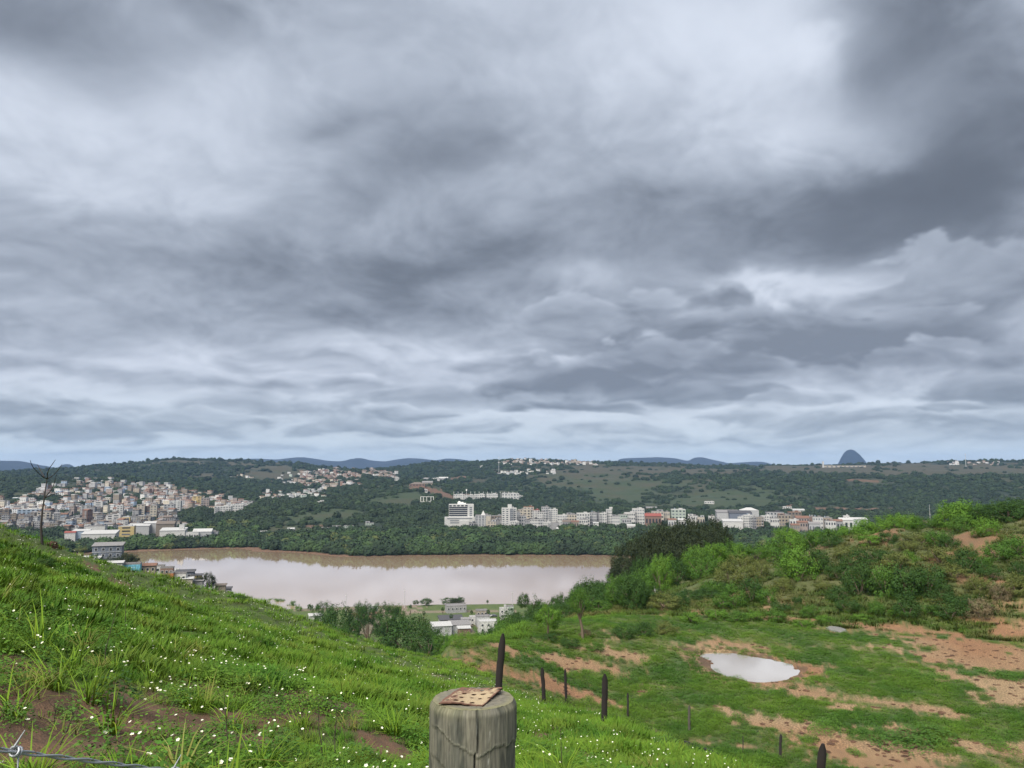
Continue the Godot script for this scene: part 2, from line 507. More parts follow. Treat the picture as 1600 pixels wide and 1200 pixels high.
func land_color(x: float, z: float, r: float, h: float, b: float) -> Color:
	var n := noise_a.get_noise_2d(x * 0.11, z * 0.11)
	var f := noise_b.get_noise_2d(x * 0.9, z * 0.9)
	if r < 60.0 and h > YARD + 3.2 or r < 9.0:
		return mix3(TURF, SOIL, smoothstep(0.0, 0.6, b + 0.3 * f)) * (1.0 + 0.25 * f)
	if r < 128.0:
		var c := mix3(CLAY, RED_CLAY, 0.5 + 1.4 * noise_a.get_noise_2d(x * 0.035 + 20.0, z * 0.035))
		c = c * (1.0 + 0.22 * f)
		var g := mix3(LOW_GRASS, Color(0.075, 0.14, 0.028), 0.5 + 1.2 * n) * (1.0 + 0.3 * f)
		for e in hollow:
			# trodden wet mud round the water
			var q := Vector2((x - e[0]) / (e[2] * 1.55), (z - e[1]) / (e[3] * 1.45)).length() + 0.35 * f
			if q < 1.0:
				return mix3(Color(0.17, 0.105, 0.062), c, smoothstep(0.72, 1.0, q)) * (1.0 + 0.2 * f)
		return mix3(g, c, smoothstep(-0.15, 0.75, b + 0.5 * f + 0.25 * n + 0.35 * noise_b.get_noise_2d(x * 2.3, z * 2.3)))
	if r < 430.0:
		var g := mix3(Color(0.165, 0.165, 0.062), Color(0.11, 0.15, 0.040), 0.5 + 1.3 * n) * (1.0 + 0.25 * f)
		return mix3(g, mix3(RED_CLAY, Color(0.26, 0.16, 0.085), 0.5 + n), smoothstep(0.25, 0.6, b + 0.4 * f))
	if r < 640.0:
		var g := mix3(Color(0.15, 0.20, 0.055), Color(0.10, 0.16, 0.04), 0.5 + n)
		return mix3(g, Color(0.36, 0.28, 0.21), smoothstep(0.3, 0.6, b + 0.2 * n))
	if h < 1.4:
		return Color(0.22, 0.13, 0.08)
	var m := noise_a.get_noise_2d(x * 0.006, z * 0.006)
	var wood := Color(0.022, 0.042, 0.020)
	var pasture := mix3(Color(0.048, 0.080, 0.028), Color(0.085, 0.080, 0.044), smoothstep(2000.0, 3500.0, r) + m)
	var c := mix3(wood, pasture, smoothstep(-0.15, 0.3, b + 0.8 * m + 0.3 * noise_b.get_noise_2d(x * 0.02, z * 0.02)))
	return mix3(c, Color(0.21, 0.125, 0.08), smoothstep(0.6, 0.95, b + 0.15 * n))


func make_land() -> void:
	survey()
	for k in [[1165, 1028, 3.9, 4.9, 0.42], [1098, 1014, 2.3, 1.6, 0.30], [1130, 1015, 2.4, 2.0, 0.3]]:
		var p := along(k[0], k[1], 20.0 / tan(atan((k[1] - 600.0) / F) - PITCH))
		hollow.append([p.x, p.z, k[2], k[3], k[4]])
	var lrs := PackedFloat64Array()
	for j in NR:
		lrs.append(float(j) / (NR - 1) * LR_MAX)
	var columns := []
	columns.resize(NA)
	var id := WorkerThreadPool.add_group_task(func(i): columns[i] = column((float(i) / (NA - 1) * 2.0 - 1.0) * AZ_MAX, lrs), NA)
	WorkerThreadPool.wait_for_group_task_completion(id)
	for i in NA:
		heights.append_array(columns[i])
	bare.resize(NA * NR)
	bare.fill(0.0)
	# first the general lie of grass and soil, then single patches
	var parts := []
	parts.resize(NA)
	id = WorkerThreadPool.add_group_task(func(i): parts[i] = bare_column(i, lrs), NA)
	WorkerThreadPool.wait_for_group_task_completion(id)
	bare = PackedFloat32Array()
	for i in NA:
		bare.append_array(parts[i])
	lay_patches()
	# three sheets that meet edge to edge
	land_sheet("grassy_hillside", 0, 298, mats.near_ground)
	land_sheet("valley_ground", 298, 463, mats.mid_ground)
	land_sheet("far_hills", 463, NR - 1, mats.far_ground)
	make_back_land()


func bare_column(i: int, lrs: PackedFloat64Array) -> PackedFloat32Array:
	var out := PackedFloat32Array()
	out.resize(NR)
	var a := (float(i) / (NA - 1) * 2.0 - 1.0) * AZ_MAX
	for j in NR:
		var r := exp(lrs[j])
		var x := sin(a) * r
		var z := -cos(a) * r
		var b := -0.35
		if r < 60.0:
			b = -0.30 + 0.9 * noise_a.get_noise_2d(x * 0.30, z * 0.30) + 0.28 * (1.0 - smoothstep(6.0, 16.0, r))
		elif r < 128.0:
			b = -0.07 + 0.9 * noise_a.get_noise_2d(x * 0.07, z * 0.07) + 0.5 * noise_b.get_noise_2d(x * 0.25, z * 0.25)
		elif r < 430.0:
			b = -0.1 + 0.5 * noise_a.get_noise_2d(x * 0.05, z * 0.05)
		else:
			b = -0.2
		out[j] = b
	return out


func lay_patches() -> void:
	# bare soil on the near hillside
	for k in [[110, 1115, 130, 36], [250, 1120, 120, 30], [60, 1155, 100, 26], [200, 1168, 120, 26], [340, 1150, 100, 24], [470, 1108, 80, 32], [10, 1050, 60, 16], [40, 1040, 45, 14], [460, 1105, 60, 26], [545, 1110, 40, 22], [330, 1080, 60, 14], [370, 1130, 60, 18], [600, 1165, 50, 18], [900, 1185, 70, 14], [220, 985, 40, 8], [180, 915, 30, 10], [140, 885, 14, 7], [390, 932, 30, 7], [80, 1170, 70, 16], [300, 1180, 80, 16], [850, 1150, 40, 10], [1000, 1165, 50, 10], [85, 850, 16, 6]]:
		bare_patch(k[0], k[1], k[2], k[3], 0.9)
	for k in [[60, 960, 160, 40], [350, 985, 200, 40], [560, 1050, 140, 24], [760, 1110, 80, 20], [960, 1140, 90, 14], [1130, 1180, 100, 12]]:
		bare_patch(k[0], k[1], k[2], k[3], -0.7)
	# clay showing in the yard
	for k in [[900, 1040, 75, 13], [960, 1022, 60, 9], [864, 1070, 34, 10], [915, 1090, 60, 9], [1000, 1078, 18, 9], [790, 1013, 30, 5],
			[1480, 1008, 105, 10], [1540, 1030, 110, 18], [1600, 1080, 90, 26], [1525, 1078, 55, 12], [1480, 1050, 40, 8], [1270, 1085, 40, 9], [1380, 1098, 26, 5], [1330, 1108, 40, 5],
			[1340, 1168, 80, 18], [1400, 1140, 60, 10], [1375, 1192, 70, 14], [1470, 1112, 50, 9], [1560, 1172, 70, 12], [1430, 1175, 40, 10], [1270, 1140, 50, 7], [1200, 1120, 40, 8],
			[1390, 982, 70, 4], [1440, 990, 60, 4], [1560, 975, 90, 8], [1595, 992, 60, 8], [1225, 968, 45, 5], [1130, 1036, 26, 14], [1255, 1052, 30, 16], [1200, 1070, 50, 5], [1150, 1010, 50, 4], [1215, 1130, 70, 10], [1150, 1105, 30, 10]]:
		bare_patch(k[0], k[1], k[2], k[3], 1.0, 48.0)
	for k in [[1400, 1070, 110, 20], [1150, 1090, 110, 18], [1080, 1060, 90, 18], [1330, 1030, 110, 16], [1180, 985, 160, 14], [1420, 968, 140, 8], [1000, 985, 110, 10], [1290, 1120, 120, 14], [1480, 1140, 70, 16], [960, 1066, 60, 12], [870, 990, 80, 14], [1560, 1118, 60, 12], [1330, 998, 90, 8], [1560, 1055, 60, 6]]:
		bare_patch(k[0], k[1], k[2], k[3], -0.6, 48.0)
	# red scars on the hill beyond
	for k in [[1280, 860, 16, 5], [1345, 868, 22, 5], [1520, 858, 40, 10], [1570, 842, 40, 7], [1445, 818, 12, 6], [1455, 878, 14, 5], [1370, 835, 30, 3], [1500, 840, 40, 4], [1530, 905, 40, 6], [1160, 930, 14, 8], [1200, 940, 10, 14], [1040, 945, 14, 8]]:
		bare_patch(k[0], k[1], k[2], k[3], 1.0, 112.0)
	# paths along the river meadow
	for k in [[740, 944, 130, 1.6], [700, 957, 110, 2.6], [520, 952, 60, 2.0], [600, 948, 60, 3.0], [760, 975, 30, 6], [715, 985, 40, 6], [590, 1005, 30, 5]]:
		bare_patch(k[0], k[1], k[2], k[3], 1.0, 230.0)
	# scars, fields and pasture far away
	for k in [[670, 766, 34, 6], [695, 774, 20, 5], [720, 747, 24, 2], [1330, 799, 66, 3.5], [1290, 796, 50, 2.5], [860, 799, 20, 4], [485, 823, 24, 3], [1550, 735, 90, 3], [1350, 752, 26, 3]]:
		bare_patch(k[0], k[1], k[2], k[3], 1.3, 1000.0)
	for k in [[1350, 733, 280, 8], [1530, 738, 130, 8], [1000, 735, 170, 6], [1120, 786, 90, 14], [500, 805, 80, 12], [930, 757, 130, 25], [1000, 735, 120, 6], [1130, 780, 90, 16], [1330, 735, 120, 6], [1500, 740, 140, 6], [270, 725, 60, 5], [380, 727, 40, 4], [430, 735, 50, 10], [1180, 770, 50, 10], [620, 780, 60, 12], [340, 745, 60, 6]]:
		bare_patch(k[0], k[1], k[2], k[3], 0.55, 1000.0)
	for k in [[760, 835, 220, 14], [500, 840, 130, 8], [700, 735, 120, 6], [860, 775, 60, 14], [620, 815, 80, 10], [460, 790, 80, 8], [250, 735, 120, 8], [1450, 775, 150, 16], [1200, 755, 90, 6]]:
		bare_patch(k[0], k[1], k[2], k[3], -0.6, 1000.0)


func sheet_mesh(called: String, pts: PackedVector3Array, normals: PackedVector3Array, colors: PackedColorArray, w: int, n: int, m: Material) -> MeshInstance3D:
	# n columns of w points each
	var index := PackedInt32Array()
	index.resize((n - 1) * (w - 1) * 6)
	var q := 0
	for i in n - 1:
		for j in w - 1:
			var a := i * w + j
			index[q] = a
			index[q + 1] = a + 1
			index[q + 2] = a + w
			index[q + 3] = a + 1
			index[q + 4] = a + w + 1
			index[q + 5] = a + w
			q += 6
	var arrays := []
	arrays.resize(Mesh.ARRAY_MAX)
	arrays[Mesh.ARRAY_VERTEX] = pts
	arrays[Mesh.ARRAY_NORMAL] = normals
	arrays[Mesh.ARRAY_COLOR] = colors
	arrays[Mesh.ARRAY_INDEX] = index
	var mesh := ArrayMesh.new()
	mesh.add_surface_from_arrays(Mesh.PRIMITIVE_TRIANGLES, arrays)
	var o := MeshInstance3D.new()
	o.name = called
	o.mesh = mesh
	o.material_override = m
	o.set_meta("kind", "structure")
	add_child(o)
	return o


func land_sheet(called: String, j0: int, j1: int, m: Material) -> void:
	var w := j1 - j0 + 1
	var cols := []
	cols.resize(NA)
	var id := WorkerThreadPool.add_group_task(func(i): cols[i] = sheet_column(i, j0, j1), NA)
	WorkerThreadPool.wait_for_group_task_completion(id)
	var pts := PackedVector3Array()
	var normals := PackedVector3Array()
	var colors := PackedColorArray()
	for c in cols:
		pts.append_array(c[0])
		normals.append_array(c[1])
		colors.append_array(c[2])
	sheet_mesh(called, pts, normals, colors, w, NA, m)


func grid_point(i: int, j: int) -> Vector3:
	var a := (float(i) / (NA - 1) * 2.0 - 1.0) * AZ_MAX
	var r := exp(float(j) / (NR - 1) * LR_MAX)
	return Vector3(sin(a) * r, heights[i * NR + j], -cos(a) * r)


func sheet_column(i: int, j0: int, j1: int) -> Array:
	var pts := PackedVector3Array()
	var normals := PackedVector3Array()
	var colors := PackedColorArray()
	for j in range(j0, j1 + 1):
		var p := grid_point(i, j)
		pts.append(p)
		var du := grid_point(mini(i + 1, NA - 1), j) - grid_point(maxi(i - 1, 0), j)
		var dv := grid_point(i, mini(j + 1, NR - 1)) - grid_point(i, maxi(j - 1, 0))
		normals.append(du.cross(dv).normalized())
		var r := Vector2(p.x, p.z).length()
		var c := land_color(p.x, p.z, r, p.y, bare[i * NR + j])
		c.a = 1.0
		colors.append(c)
	return [pts, normals, colors]


func make_back_land() -> void:
	# the land round the sides and behind, coarse
	var lrs := PackedFloat64Array()
	for j in 120:
		lrs.append(float(j) / 119.0 * LR_MAX)
	var pts := PackedVector3Array()
	var normals := PackedVector3Array()
	var colors := PackedColorArray()
	var n := 64
	for i in n:
		var a := lerpf(AZ_MAX, TAU - AZ_MAX, float(i) / (n - 1))
		# what lies behind is a mix of the two ends of the surveyed land
		var hs := column(clampf(wrapf(a, -PI, PI), -1.1, 1.1) if absf(wrapf(a, -PI, PI)) < 1.1 else lerpf(1.1, -1.1, smoothstep(1.1, TAU - 1.1, a)), lrs)
		for j in 120:
			var r := exp(lrs[j])
			var h := hs[j]
			if absf(wrapf(a, -PI, PI)) > 1.1 and r < 60.0:
				h = minf(slope_height(sin(a) * r, -cos(a) * r), EYE + 8.0)
			var p := Vector3(sin(a) * r, h, -cos(a) * r)
			pts.append(p)
			normals.append(Vector3.UP)
			var c := land_color(p.x, p.z, r, p.y, -0.3)
			c.a = 1.0
			colors.append(c)
	sheet_mesh("surrounding_land", pts, normals, colors, 120, n, mats.far_ground)


func make_water() -> void:
	var w := MeshInstance3D.new()
	w.name = "river"
	var m := PlaneMesh.new()
	m.size = Vector2(2600, 900)
	w.mesh = m
	w.position = Vector3(0, 0, -780)
	w.material_override = mats.river
	w.set_meta("kind", "structure")
	add_child(w)
	var p := MeshInstance3D.new()
	p.name = "puddle_water"
	var d := PlaneMesh.new()
	d.size = Vector2(17, 17)
	p.mesh = d
	p.position = Vector3(hollow[0][0] - 1.0, YARD - 0.12, hollow[0][1] - 1.0)
	p.material_override = mats.puddle
	p.set_meta("kind", "structure")
	add_child(p)


func make_mountains() -> void:
	# blue with distance: far ranges and a granite dome, 12 km away
	mountain("mountain_range", 12000.0, [[-200, 735], [-100, 728], [0, 722.5], [20, 722.8], [45, 725], [70, 729], [88, 731.5], [98, 727], [106, 726.5], [112, 728], [120, 732.5], [128, 733], [134, 731], [140, 733.5], [143, 734], [152, 729.5], [160, 727], [170, 726], [180, 728], [190, 731], [205, 736], [230, 742]])
	mountain("mountain_range", 12600.0, [[345, 738], [362, 722], [375, 718.5], [400, 717.5], [430, 718.5], [455, 716], [470, 715.2], [490, 717], [510, 720], [530, 721], [545, 718.5], [562, 716.5], [580, 719.5], [600, 721], [620, 718], [640, 716], [660, 717], [680, 719], [700, 716.5], [730, 719], [755, 724], [790, 738]])
	mountain("mountain_range", 12600.0, [[945, 738], [965, 720], [975, 716.5], [1000, 715.5], [1030, 715], [1055, 716.5], [1075, 720], [1085, 716], [1095, 715], [1110, 718], [1130, 722], [1140, 724], [1165, 723], [1180, 722], [1200, 724], [1240, 738]])
	mountain("granite_dome_mountain", 12000.0, [[1298, 740], [1306, 731], [1312, 722], [1317, 713.5], [1322, 708], [1327, 705.6], [1331, 705], [1335, 705.8], [1341, 709.5], [1347, 715], [1353, 722], [1360, 731], [1370, 740]])


func mountain(called: String, r: float, crest: Array) -> void:
	var pts := PackedVector3Array()
	var normals := PackedVector3Array()
	var colors := PackedColorArray()
	var n := 140
	var w := 25
	var x0: float = crest[0][0]
	var x1: float = crest[-1][0]
	var k := 0
	var half := 1400.0 if x1 - x0 > 150.0 else 380.0
	for i in n:
		var px := lerpf(x0, x1, float(i) / (n - 1))
		while k < crest.size() - 2 and px > crest[k + 1][0]:
			k += 1
		var t: float = (px - crest[k][0]) / (crest[k + 1][0] - crest[k][0])
		var row := cubic(crest[maxi(k - 1, 0)][1], crest[k][1], crest[k + 1][1], crest[mini(k + 2, crest.size() - 1)][1], t)
		var a := az_at(px)
		var top := EYE + r * tan(PITCH - atan((row - 600.0) / F))
		for j in w:
			var s := (float(j) / (w - 1) * 2.0 - 1.0)
			var rr := r + s * half
			var x := sin(a) * rr
			var z := -cos(a) * rr
			var fall := 1.0 - absf(s)
			var h := lerpf(-40.0, top, sin(fall * PI / 2.0) if half < 500.0 else smoothstep(-0.25, 1.0, fall) * 1.0)
			h += 60.0 * noise_b.get_noise_2d(x * 0.0012, z * 0.0012) * sin(fall * PI) * (1.0 if half > 500.0 else 0.2)
			pts.append(Vector3(x, h, z))
			colors.append(Color(0.030, 0.036, 0.034))
	for i in n:
		for j in w:
			var du := pts[mini(i + 1, n - 1) * w + j] - pts[maxi(i - 1, 0) * w + j]
			var dv := pts[i * w + mini(j + 1, w - 1)] - pts[i * w + maxi(j - 1, 0)]
			normals.append(du.cross(dv).normalized())
	var o := sheet_mesh(numbered(called), pts, normals, colors, w, n, mats.far_ground)
	o.set_meta("kind", "structure")


# ============================ materials ======================================================
func numbered(called: String) -> String:
	var k: int = names.get(called, 0)
	names[called] = k + 1
	return called if k == 0 else "%s_%03d" % [called, k]


func speckle(size: int, freq: float, low: float, high: float, octaves: int, seed_value: int) -> Texture2D:
	# a seamless grey grain
	var n := FastNoiseLite.new()
	n.noise_type = FastNoiseLite.TYPE_SIMPLEX
	n.frequency = freq
	n.fractal_octaves = octaves
	n.seed = seed_value
	var im := n.get_seamless_image(size, size, false, false, 0.15, true)
	im.convert(Image.FORMAT_RGB8)
	var data := im.get_data()
	for i in data.size():
		data[i] = int(lerpf(low, high, data[i] / 255.0) * 255.0)
	return ImageTexture.create_from_image(Image.create_from_data(size, size, false, Image.FORMAT_RGB8, data))


func mat(called: String, c: Color, rough := 0.9) -> StandardMaterial3D:
	var m := StandardMaterial3D.new()
	m.resource_name = called
	m.albedo_color = c.linear_to_srgb()
	m.roughness = rough
	mats[called] = m
	return m


func grained(m: StandardMaterial3D, tex: Texture2D, per_metre: float, relief := 0.0) -> StandardMaterial3D:
	m.albedo_texture = tex
	m.uv1_triplanar = true
	m.uv1_world_triplanar = true
	m.uv1_scale = Vector3.ONE * per_metre
	if relief > 0.0:
		m.heightmap_enabled = true
		m.heightmap_texture = tex
		m.heightmap_scale = relief
	return m


func make_materials() -> void:
	var grain := speckle(512, 0.02, 0.62, 1.0, 5, 3)
	var fine := speckle(512, 0.06, 0.55, 1.0, 4, 5)
	mats.grain = grain
	var m := grained(mat("near_ground", Color.WHITE, 0.95), fine, 0.9, 3.0)
	m.vertex_color_use_as_albedo = true
	m = grained(mat("mid_ground", Color.WHITE, 0.95), fine, 0.13, 12.0)
	m.vertex_color_use_as_albedo = true
	m = grained(mat("far_ground", Color.WHITE, 1.0), fine, 0.008)
	m.vertex_color_use_as_albedo = true
	m = mat("river", Color(0.46, 0.33, 0.222), 0.06)
	m.metallic_specular = 1.0
	m.clearcoat_enabled = true
	m.clearcoat = 0.75
	m.clearcoat_roughness = 0.04
	m.normal_enabled = true
	var nn := FastNoiseLite.new()
	nn.frequency = 0.03
	nn.fractal_octaves = 4
	var im := nn.get_seamless_image(512, 512)
	im.bump_map_to_normal_map(1.0)
	m.normal_texture = ImageTexture.create_from_image(im)
	m.normal_scale = 0.05
	m.uv1_triplanar = true
	m.uv1_world_triplanar = true
	m.uv1_scale = Vector3.ONE * 0.03
	m = mat("puddle", Color(0.40, 0.355, 0.30), 0.04)
	m.metallic_specular = 1.0
	m.clearcoat_enabled = true
	m.clearcoat = 1.0
	m.clearcoat_roughness = 0.02


# ============================ shapes and naming ==============================================
class Shape:
	var v := PackedVector3Array()
	var n := PackedVector3Array()
	var c := PackedColorArray()
	var tint := Color.WHITE

	func tri(a: Vector3, b: Vector3, d: Vector3) -> void:
		var m := (d - a).cross(b - a).normalized()
		for p in [a, b, d]:
			v.append(p)
			n.append(m)
			c.append(tint)

	func quad(a: Vector3, b: Vector3, d: Vector3, e: Vector3) -> void:
		tri(a, b, d)
		tri(a, d, e)

	func box(at: Vector3, size: Vector3, yaw := 0.0) -> void:
		# "at" is the middle of the underside
		var k := Basis(Vector3.UP, yaw)
		var x := k.x * size.x * 0.5
		var z := k.z * size.z * 0.5
		var y := Vector3(0, size.y, 0)
		var p := [at - x - z, at + x - z, at + x + z, at - x + z]
		for i in 4:
			var a: Vector3 = p[i]
			var b: Vector3 = p[(i + 1) % 4]
			quad(a, b, b + y, a + y)
		quad(p[0] + y, p[1] + y, p[2] + y, p[3] + y)
		quad(p[3], p[2], p[1], p[0])

	func smooth_tri(a: Vector3, b: Vector3, d: Vector3, na: Vector3, nb: Vector3, nd: Vector3) -> void:
		v.append_array([a, b, d])
		n.append_array([na, nb, nd])
		c.append_array([tint, tint, tint])

	func tube(path: Array, radii: Array, sides := 7) -> void:
		var rings := []
		for i in path.size():
			var p: Vector3 = path[i]
			var along: Vector3 = (path[mini(i + 1, path.size() - 1)] - path[maxi(i - 1, 0)]).normalized()
			var across := along.cross(Vector3(0.31, 0.2, 0.93) if absf(along.z) < 0.9 else Vector3.UP).normalized()
			var other := along.cross(across)
			var ring := []
			for s in sides:
				var a := TAU * s / sides
				ring.append([p + (across * cos(a) + other * sin(a)) * radii[i], across * cos(a) + other * sin(a)])
			rings.append(ring)
		for i in path.size() - 1:
			for s in sides:
				var a = rings[i][s]
				var b = rings[i + 1][s]
				var d = rings[i + 1][(s + 1) % sides]
				var e = rings[i][(s + 1) % sides]
				smooth_tri(a[0], b[0], d[0], a[1], b[1], d[1])
				smooth_tri(a[0], d[0], e[0], a[1], d[1], e[1])
		for k in [0, path.size() - 1]:
			for s in range(1, sides - 1):
				if k == 0:
					tri(rings[k][0][0], rings[k][s][0], rings[k][s + 1][0])
				else:
					tri(rings[k][0][0], rings[k][s + 1][0], rings[k][s][0])

	func leaf(p: Vector3, along: Vector3, face: Vector3, long: float, wide: float, soft: Vector3) -> void:
		# a pointed leaf, shaded with the softer normal given
		var side := along.cross(face).normalized() * wide * 0.5
		var tip := p + along * long
		var mid := p + along * long * 0.45
		var a := mid + side
		var b := mid - side
		if (tip - p).cross(a - p).dot(soft) < 0.0:
			var k := a
			a = b
			b = k
		smooth_tri(p, a, tip, soft, soft, soft)
		smooth_tri(p, tip, b, soft, soft, soft)

	func mesh() -> ArrayMesh:
		var arrays := []
		arrays.resize(Mesh.ARRAY_MAX)
		arrays[Mesh.ARRAY_VERTEX] = v
		arrays[Mesh.ARRAY_NORMAL] = n
		arrays[Mesh.ARRAY_COLOR] = c
		var m := ArrayMesh.new()
		m.add_surface_from_arrays(Mesh.PRIMITIVE_TRIANGLES, arrays)
		return m


func put(called: String, mesh: Mesh, m: Material, parent: Node3D = null) -> MeshInstance3D:
	var o := MeshInstance3D.new()
	o.mesh = mesh
	o.material_override = m
	if parent:
		o.name = called
		parent.add_child(o, true)
	else:
		o.name = numbered(called)
		add_child(o)
	return o


func thing(called: String, at: Vector3, turn := 0.0) -> Node3D:
	var o := Node3D.new()
	o.name = numbered(called)
	add_child(o)
	o.position = at
	o.rotation.y = turn
	return o


func copy_of(o: Node3D, called: String, at: Vector3, turn: float, size: Vector3) -> Node3D:
	var r: Node3D = o.duplicate()
	r.name = numbered(called)
	add_child(r)
	r.position = at
	r.rotation = Vector3(0, turn, 0)
	r.scale = size
	r.visible = true
	return r


var described := {}           # label -> [[px, node], ...]


func tell(o: Node, label: String, category: String, group := "", px := 0.0) -> void:
	# labels that several things share are told apart by their order from the left once all stand
	o.set_meta("label", label)
	o.set_meta("category", category)
	if group:
		o.set_meta("group", group)
	if not described.has(label):
		described[label] = []
	described[label].append([px, o])


func tell_apart() -> void:
	var order := ["", "second ", "third ", "fourth ", "fifth ", "sixth ", "seventh ", "eighth ", "ninth ", "tenth ", "eleventh ", "twelfth ", "thirteenth ", "fourteenth ", "fifteenth "]
	for label in described:
		var all: Array = described[label]
		var n := all.size()
		if n < 2:
			continue
		all.sort_custom(func(a, b): return a[0] < b[0])
		for i in n:
			var w := ""
			if i < (n + 1) / 2 and i < order.size():
				w = "leftmost" if i == 0 else order[i] + "from the left"
			elif n - 1 - i < order.size():
				w = "rightmost" if i == n - 1 else order[n - 1 - i] + "from the right"
			else:
				continue
			all[i][1].set_meta("label", "%s, %s" % [label, w])


func stuff(called: String, mesh: Mesh, m: Material, places: Array, colors: Array) -> MultiMeshInstance3D:
	var mm := MultiMesh.new()
	mm.transform_format = MultiMesh.TRANSFORM_3D
	mm.use_colors = true
	mm.mesh = mesh
	mm.instance_count = places.size()
	for i in places.size():
		mm.set_instance_transform(i, places[i])
		mm.set_instance_color(i, colors[i])
	var o := MultiMeshInstance3D.new()
	o.name = numbered(called)
	o.multimesh = mm
	o.material_override = m
	o.set_meta("kind", "stuff")
	add_child(o)
	return o


func turned(at: Vector3, yaw: float, size: Vector3, lean := Vector3.UP) -> Transform3D:
	var b := Basis(Vector3.UP, yaw).scaled_local(size)
	if lean != Vector3.UP:
		b = Basis(Quaternion(Vector3.UP, lean)) * b
	return Transform3D(b, at)


func crown(seed_value: int, clumps: int, per: int, long: float, squash: Vector3, hollow_share := 0.55, spread := 0.42) -> ArrayMesh:
	# leaves gathered in clumps through a rounded volume one unit in radius, resting on y = 0
	var g := RandomNumberGenerator.new()
	g.seed = seed_value
	var s := Shape.new()
	for k in clumps:
		var d := Vector3(g.randfn(), g.randfn() * 0.8 + 0.15, g.randfn()).normalized()
		var at := d * pow(g.randf_range(hollow_share, 1.0), 0.7) * g.randf_range(0.75, 1.08)
		if at.y < -0.55:
			at.y = -0.55 + g.randf() * 0.2
		var size := spread * g.randf_range(0.6, 1.25)
		var shade := g.randf_range(0.72, 1.22)
		var warm := g.randf_range(0.9, 1.15)
		for i in per:
			var e := Vector3(g.randfn(), g.randfn(), g.randfn()).normalized()
			var p := at + e * size * pow(g.randf(), 0.4)
			var out := (p * 0.5 + e * 0.8 + Vector3(0, 0.35, 0)).normalized()
			var along := (Vector3(g.randfn(), g.randfn() - 0.3, g.randfn())).normalized()
			var face := (out + Vector3(g.randfn(), g.randfn(), g.randfn()) * 0.35).normalized()
			along = (along - face * along.dot(face)).normalized()
			var t := shade * g.randf_range(0.8, 1.2)
			s.tint = Color(t * warm, t, t * 0.9)
			s.leaf((p + Vector3(0, 0.55, 0)) * squash, along, face, long * g.randf_range(0.7, 1.3), long * 0.62, (out + face * 0.6).normalized())
	return s.mesh()


func lump(seed_value: int, rough: float) -> ArrayMesh:
	# a far crown: a knobbly ball of small faces, one unit in radius, standing on y = 0
	var g := FastNoiseLite.new()
	g.seed = seed_value
	g.frequency = 1.0
	g.fractal_octaves = 2
	var s := Shape.new()
	var rings := 8
	var sides := 13
	var pt := func(i: int, j: int) -> Vector3:
		var a := PI * i / rings
		var b := TAU * (j % sides) / sides + (0.24 if i % 2 else 0.0)
		var d := Vector3(sin(a) * cos(b), cos(a), sin(a) * sin(b))
		var r := 1.0 + rough * g.get_noise_3d(d.x * 2.3, d.y * 2.3, d.z * 2.3) * 1.6
		return Vector3(d.x * r, d.y * r * 0.85 + 0.75, d.z * r)
	for i in rings:
		for j in sides:
			var a: Vector3 = pt.call(i, j)
			var b: Vector3 = pt.call(i, j + 1)
			var d: Vector3 = pt.call(i + 1, j + 1)
			var e: Vector3 = pt.call(i + 1, j)
			var t := 0.8 + 0.5 * absf(g.get_noise_3d(i * 3.1, j * 2.7, 5.0))
			s.tint = Color(t, t, t)
			if i > 0:
				s.tri(a, b, d)
			if i < rings - 1:
				s.tri(a, d, e)
	var q := RandomNumberGenerator.new()
	q.seed = seed_value
	for k in 150:
		var d := Vector3(q.randfn(), absf(q.randfn()) - 0.3, q.randfn()).normalized()
		var r := 1.0 + rough * g.get_noise_3d(d.x * 2.3, d.y * 2.3, d.z * 2.3) * 1.6
		var t := q.randf_range(0.65, 1.35)
		s.tint = Color(t, t, t)
		var along := (Vector3(q.randfn(), q.randfn(), q.randfn())).cross(d).normalized()
		s.leaf(Vector3(d.x * r, d.y * r * 0.85 + 0.75, d.z * r) * 1.02, (along + d * 0.5).normalized(), d, q.randf_range(0.22, 0.42), 0.26, (d + Vector3(0, 0.4, 0)).normalized())
	return s.mesh()


# ============================ plants =========================================================
var bush_kinds := []
var tree_crowns := []
var lumps := []
var taken := {}               # 18 m squares of town where no far tree may stand
# bright, mid, dark, olive, dry, near black
const LEAF_TONES := [Color(0.100, 0.205, 0.028), Color(0.072, 0.155, 0.026), Color(0.042, 0.092, 0.022), Color(0.120, 0.145, 0.042), Color(0.17, 0.14, 0.085), Color(0.034, 0.048, 0.024)]
const TONE_WORDS := ["bright green", "mid green", "dark green", "olive green", "dry grey-brown", "very dark"]


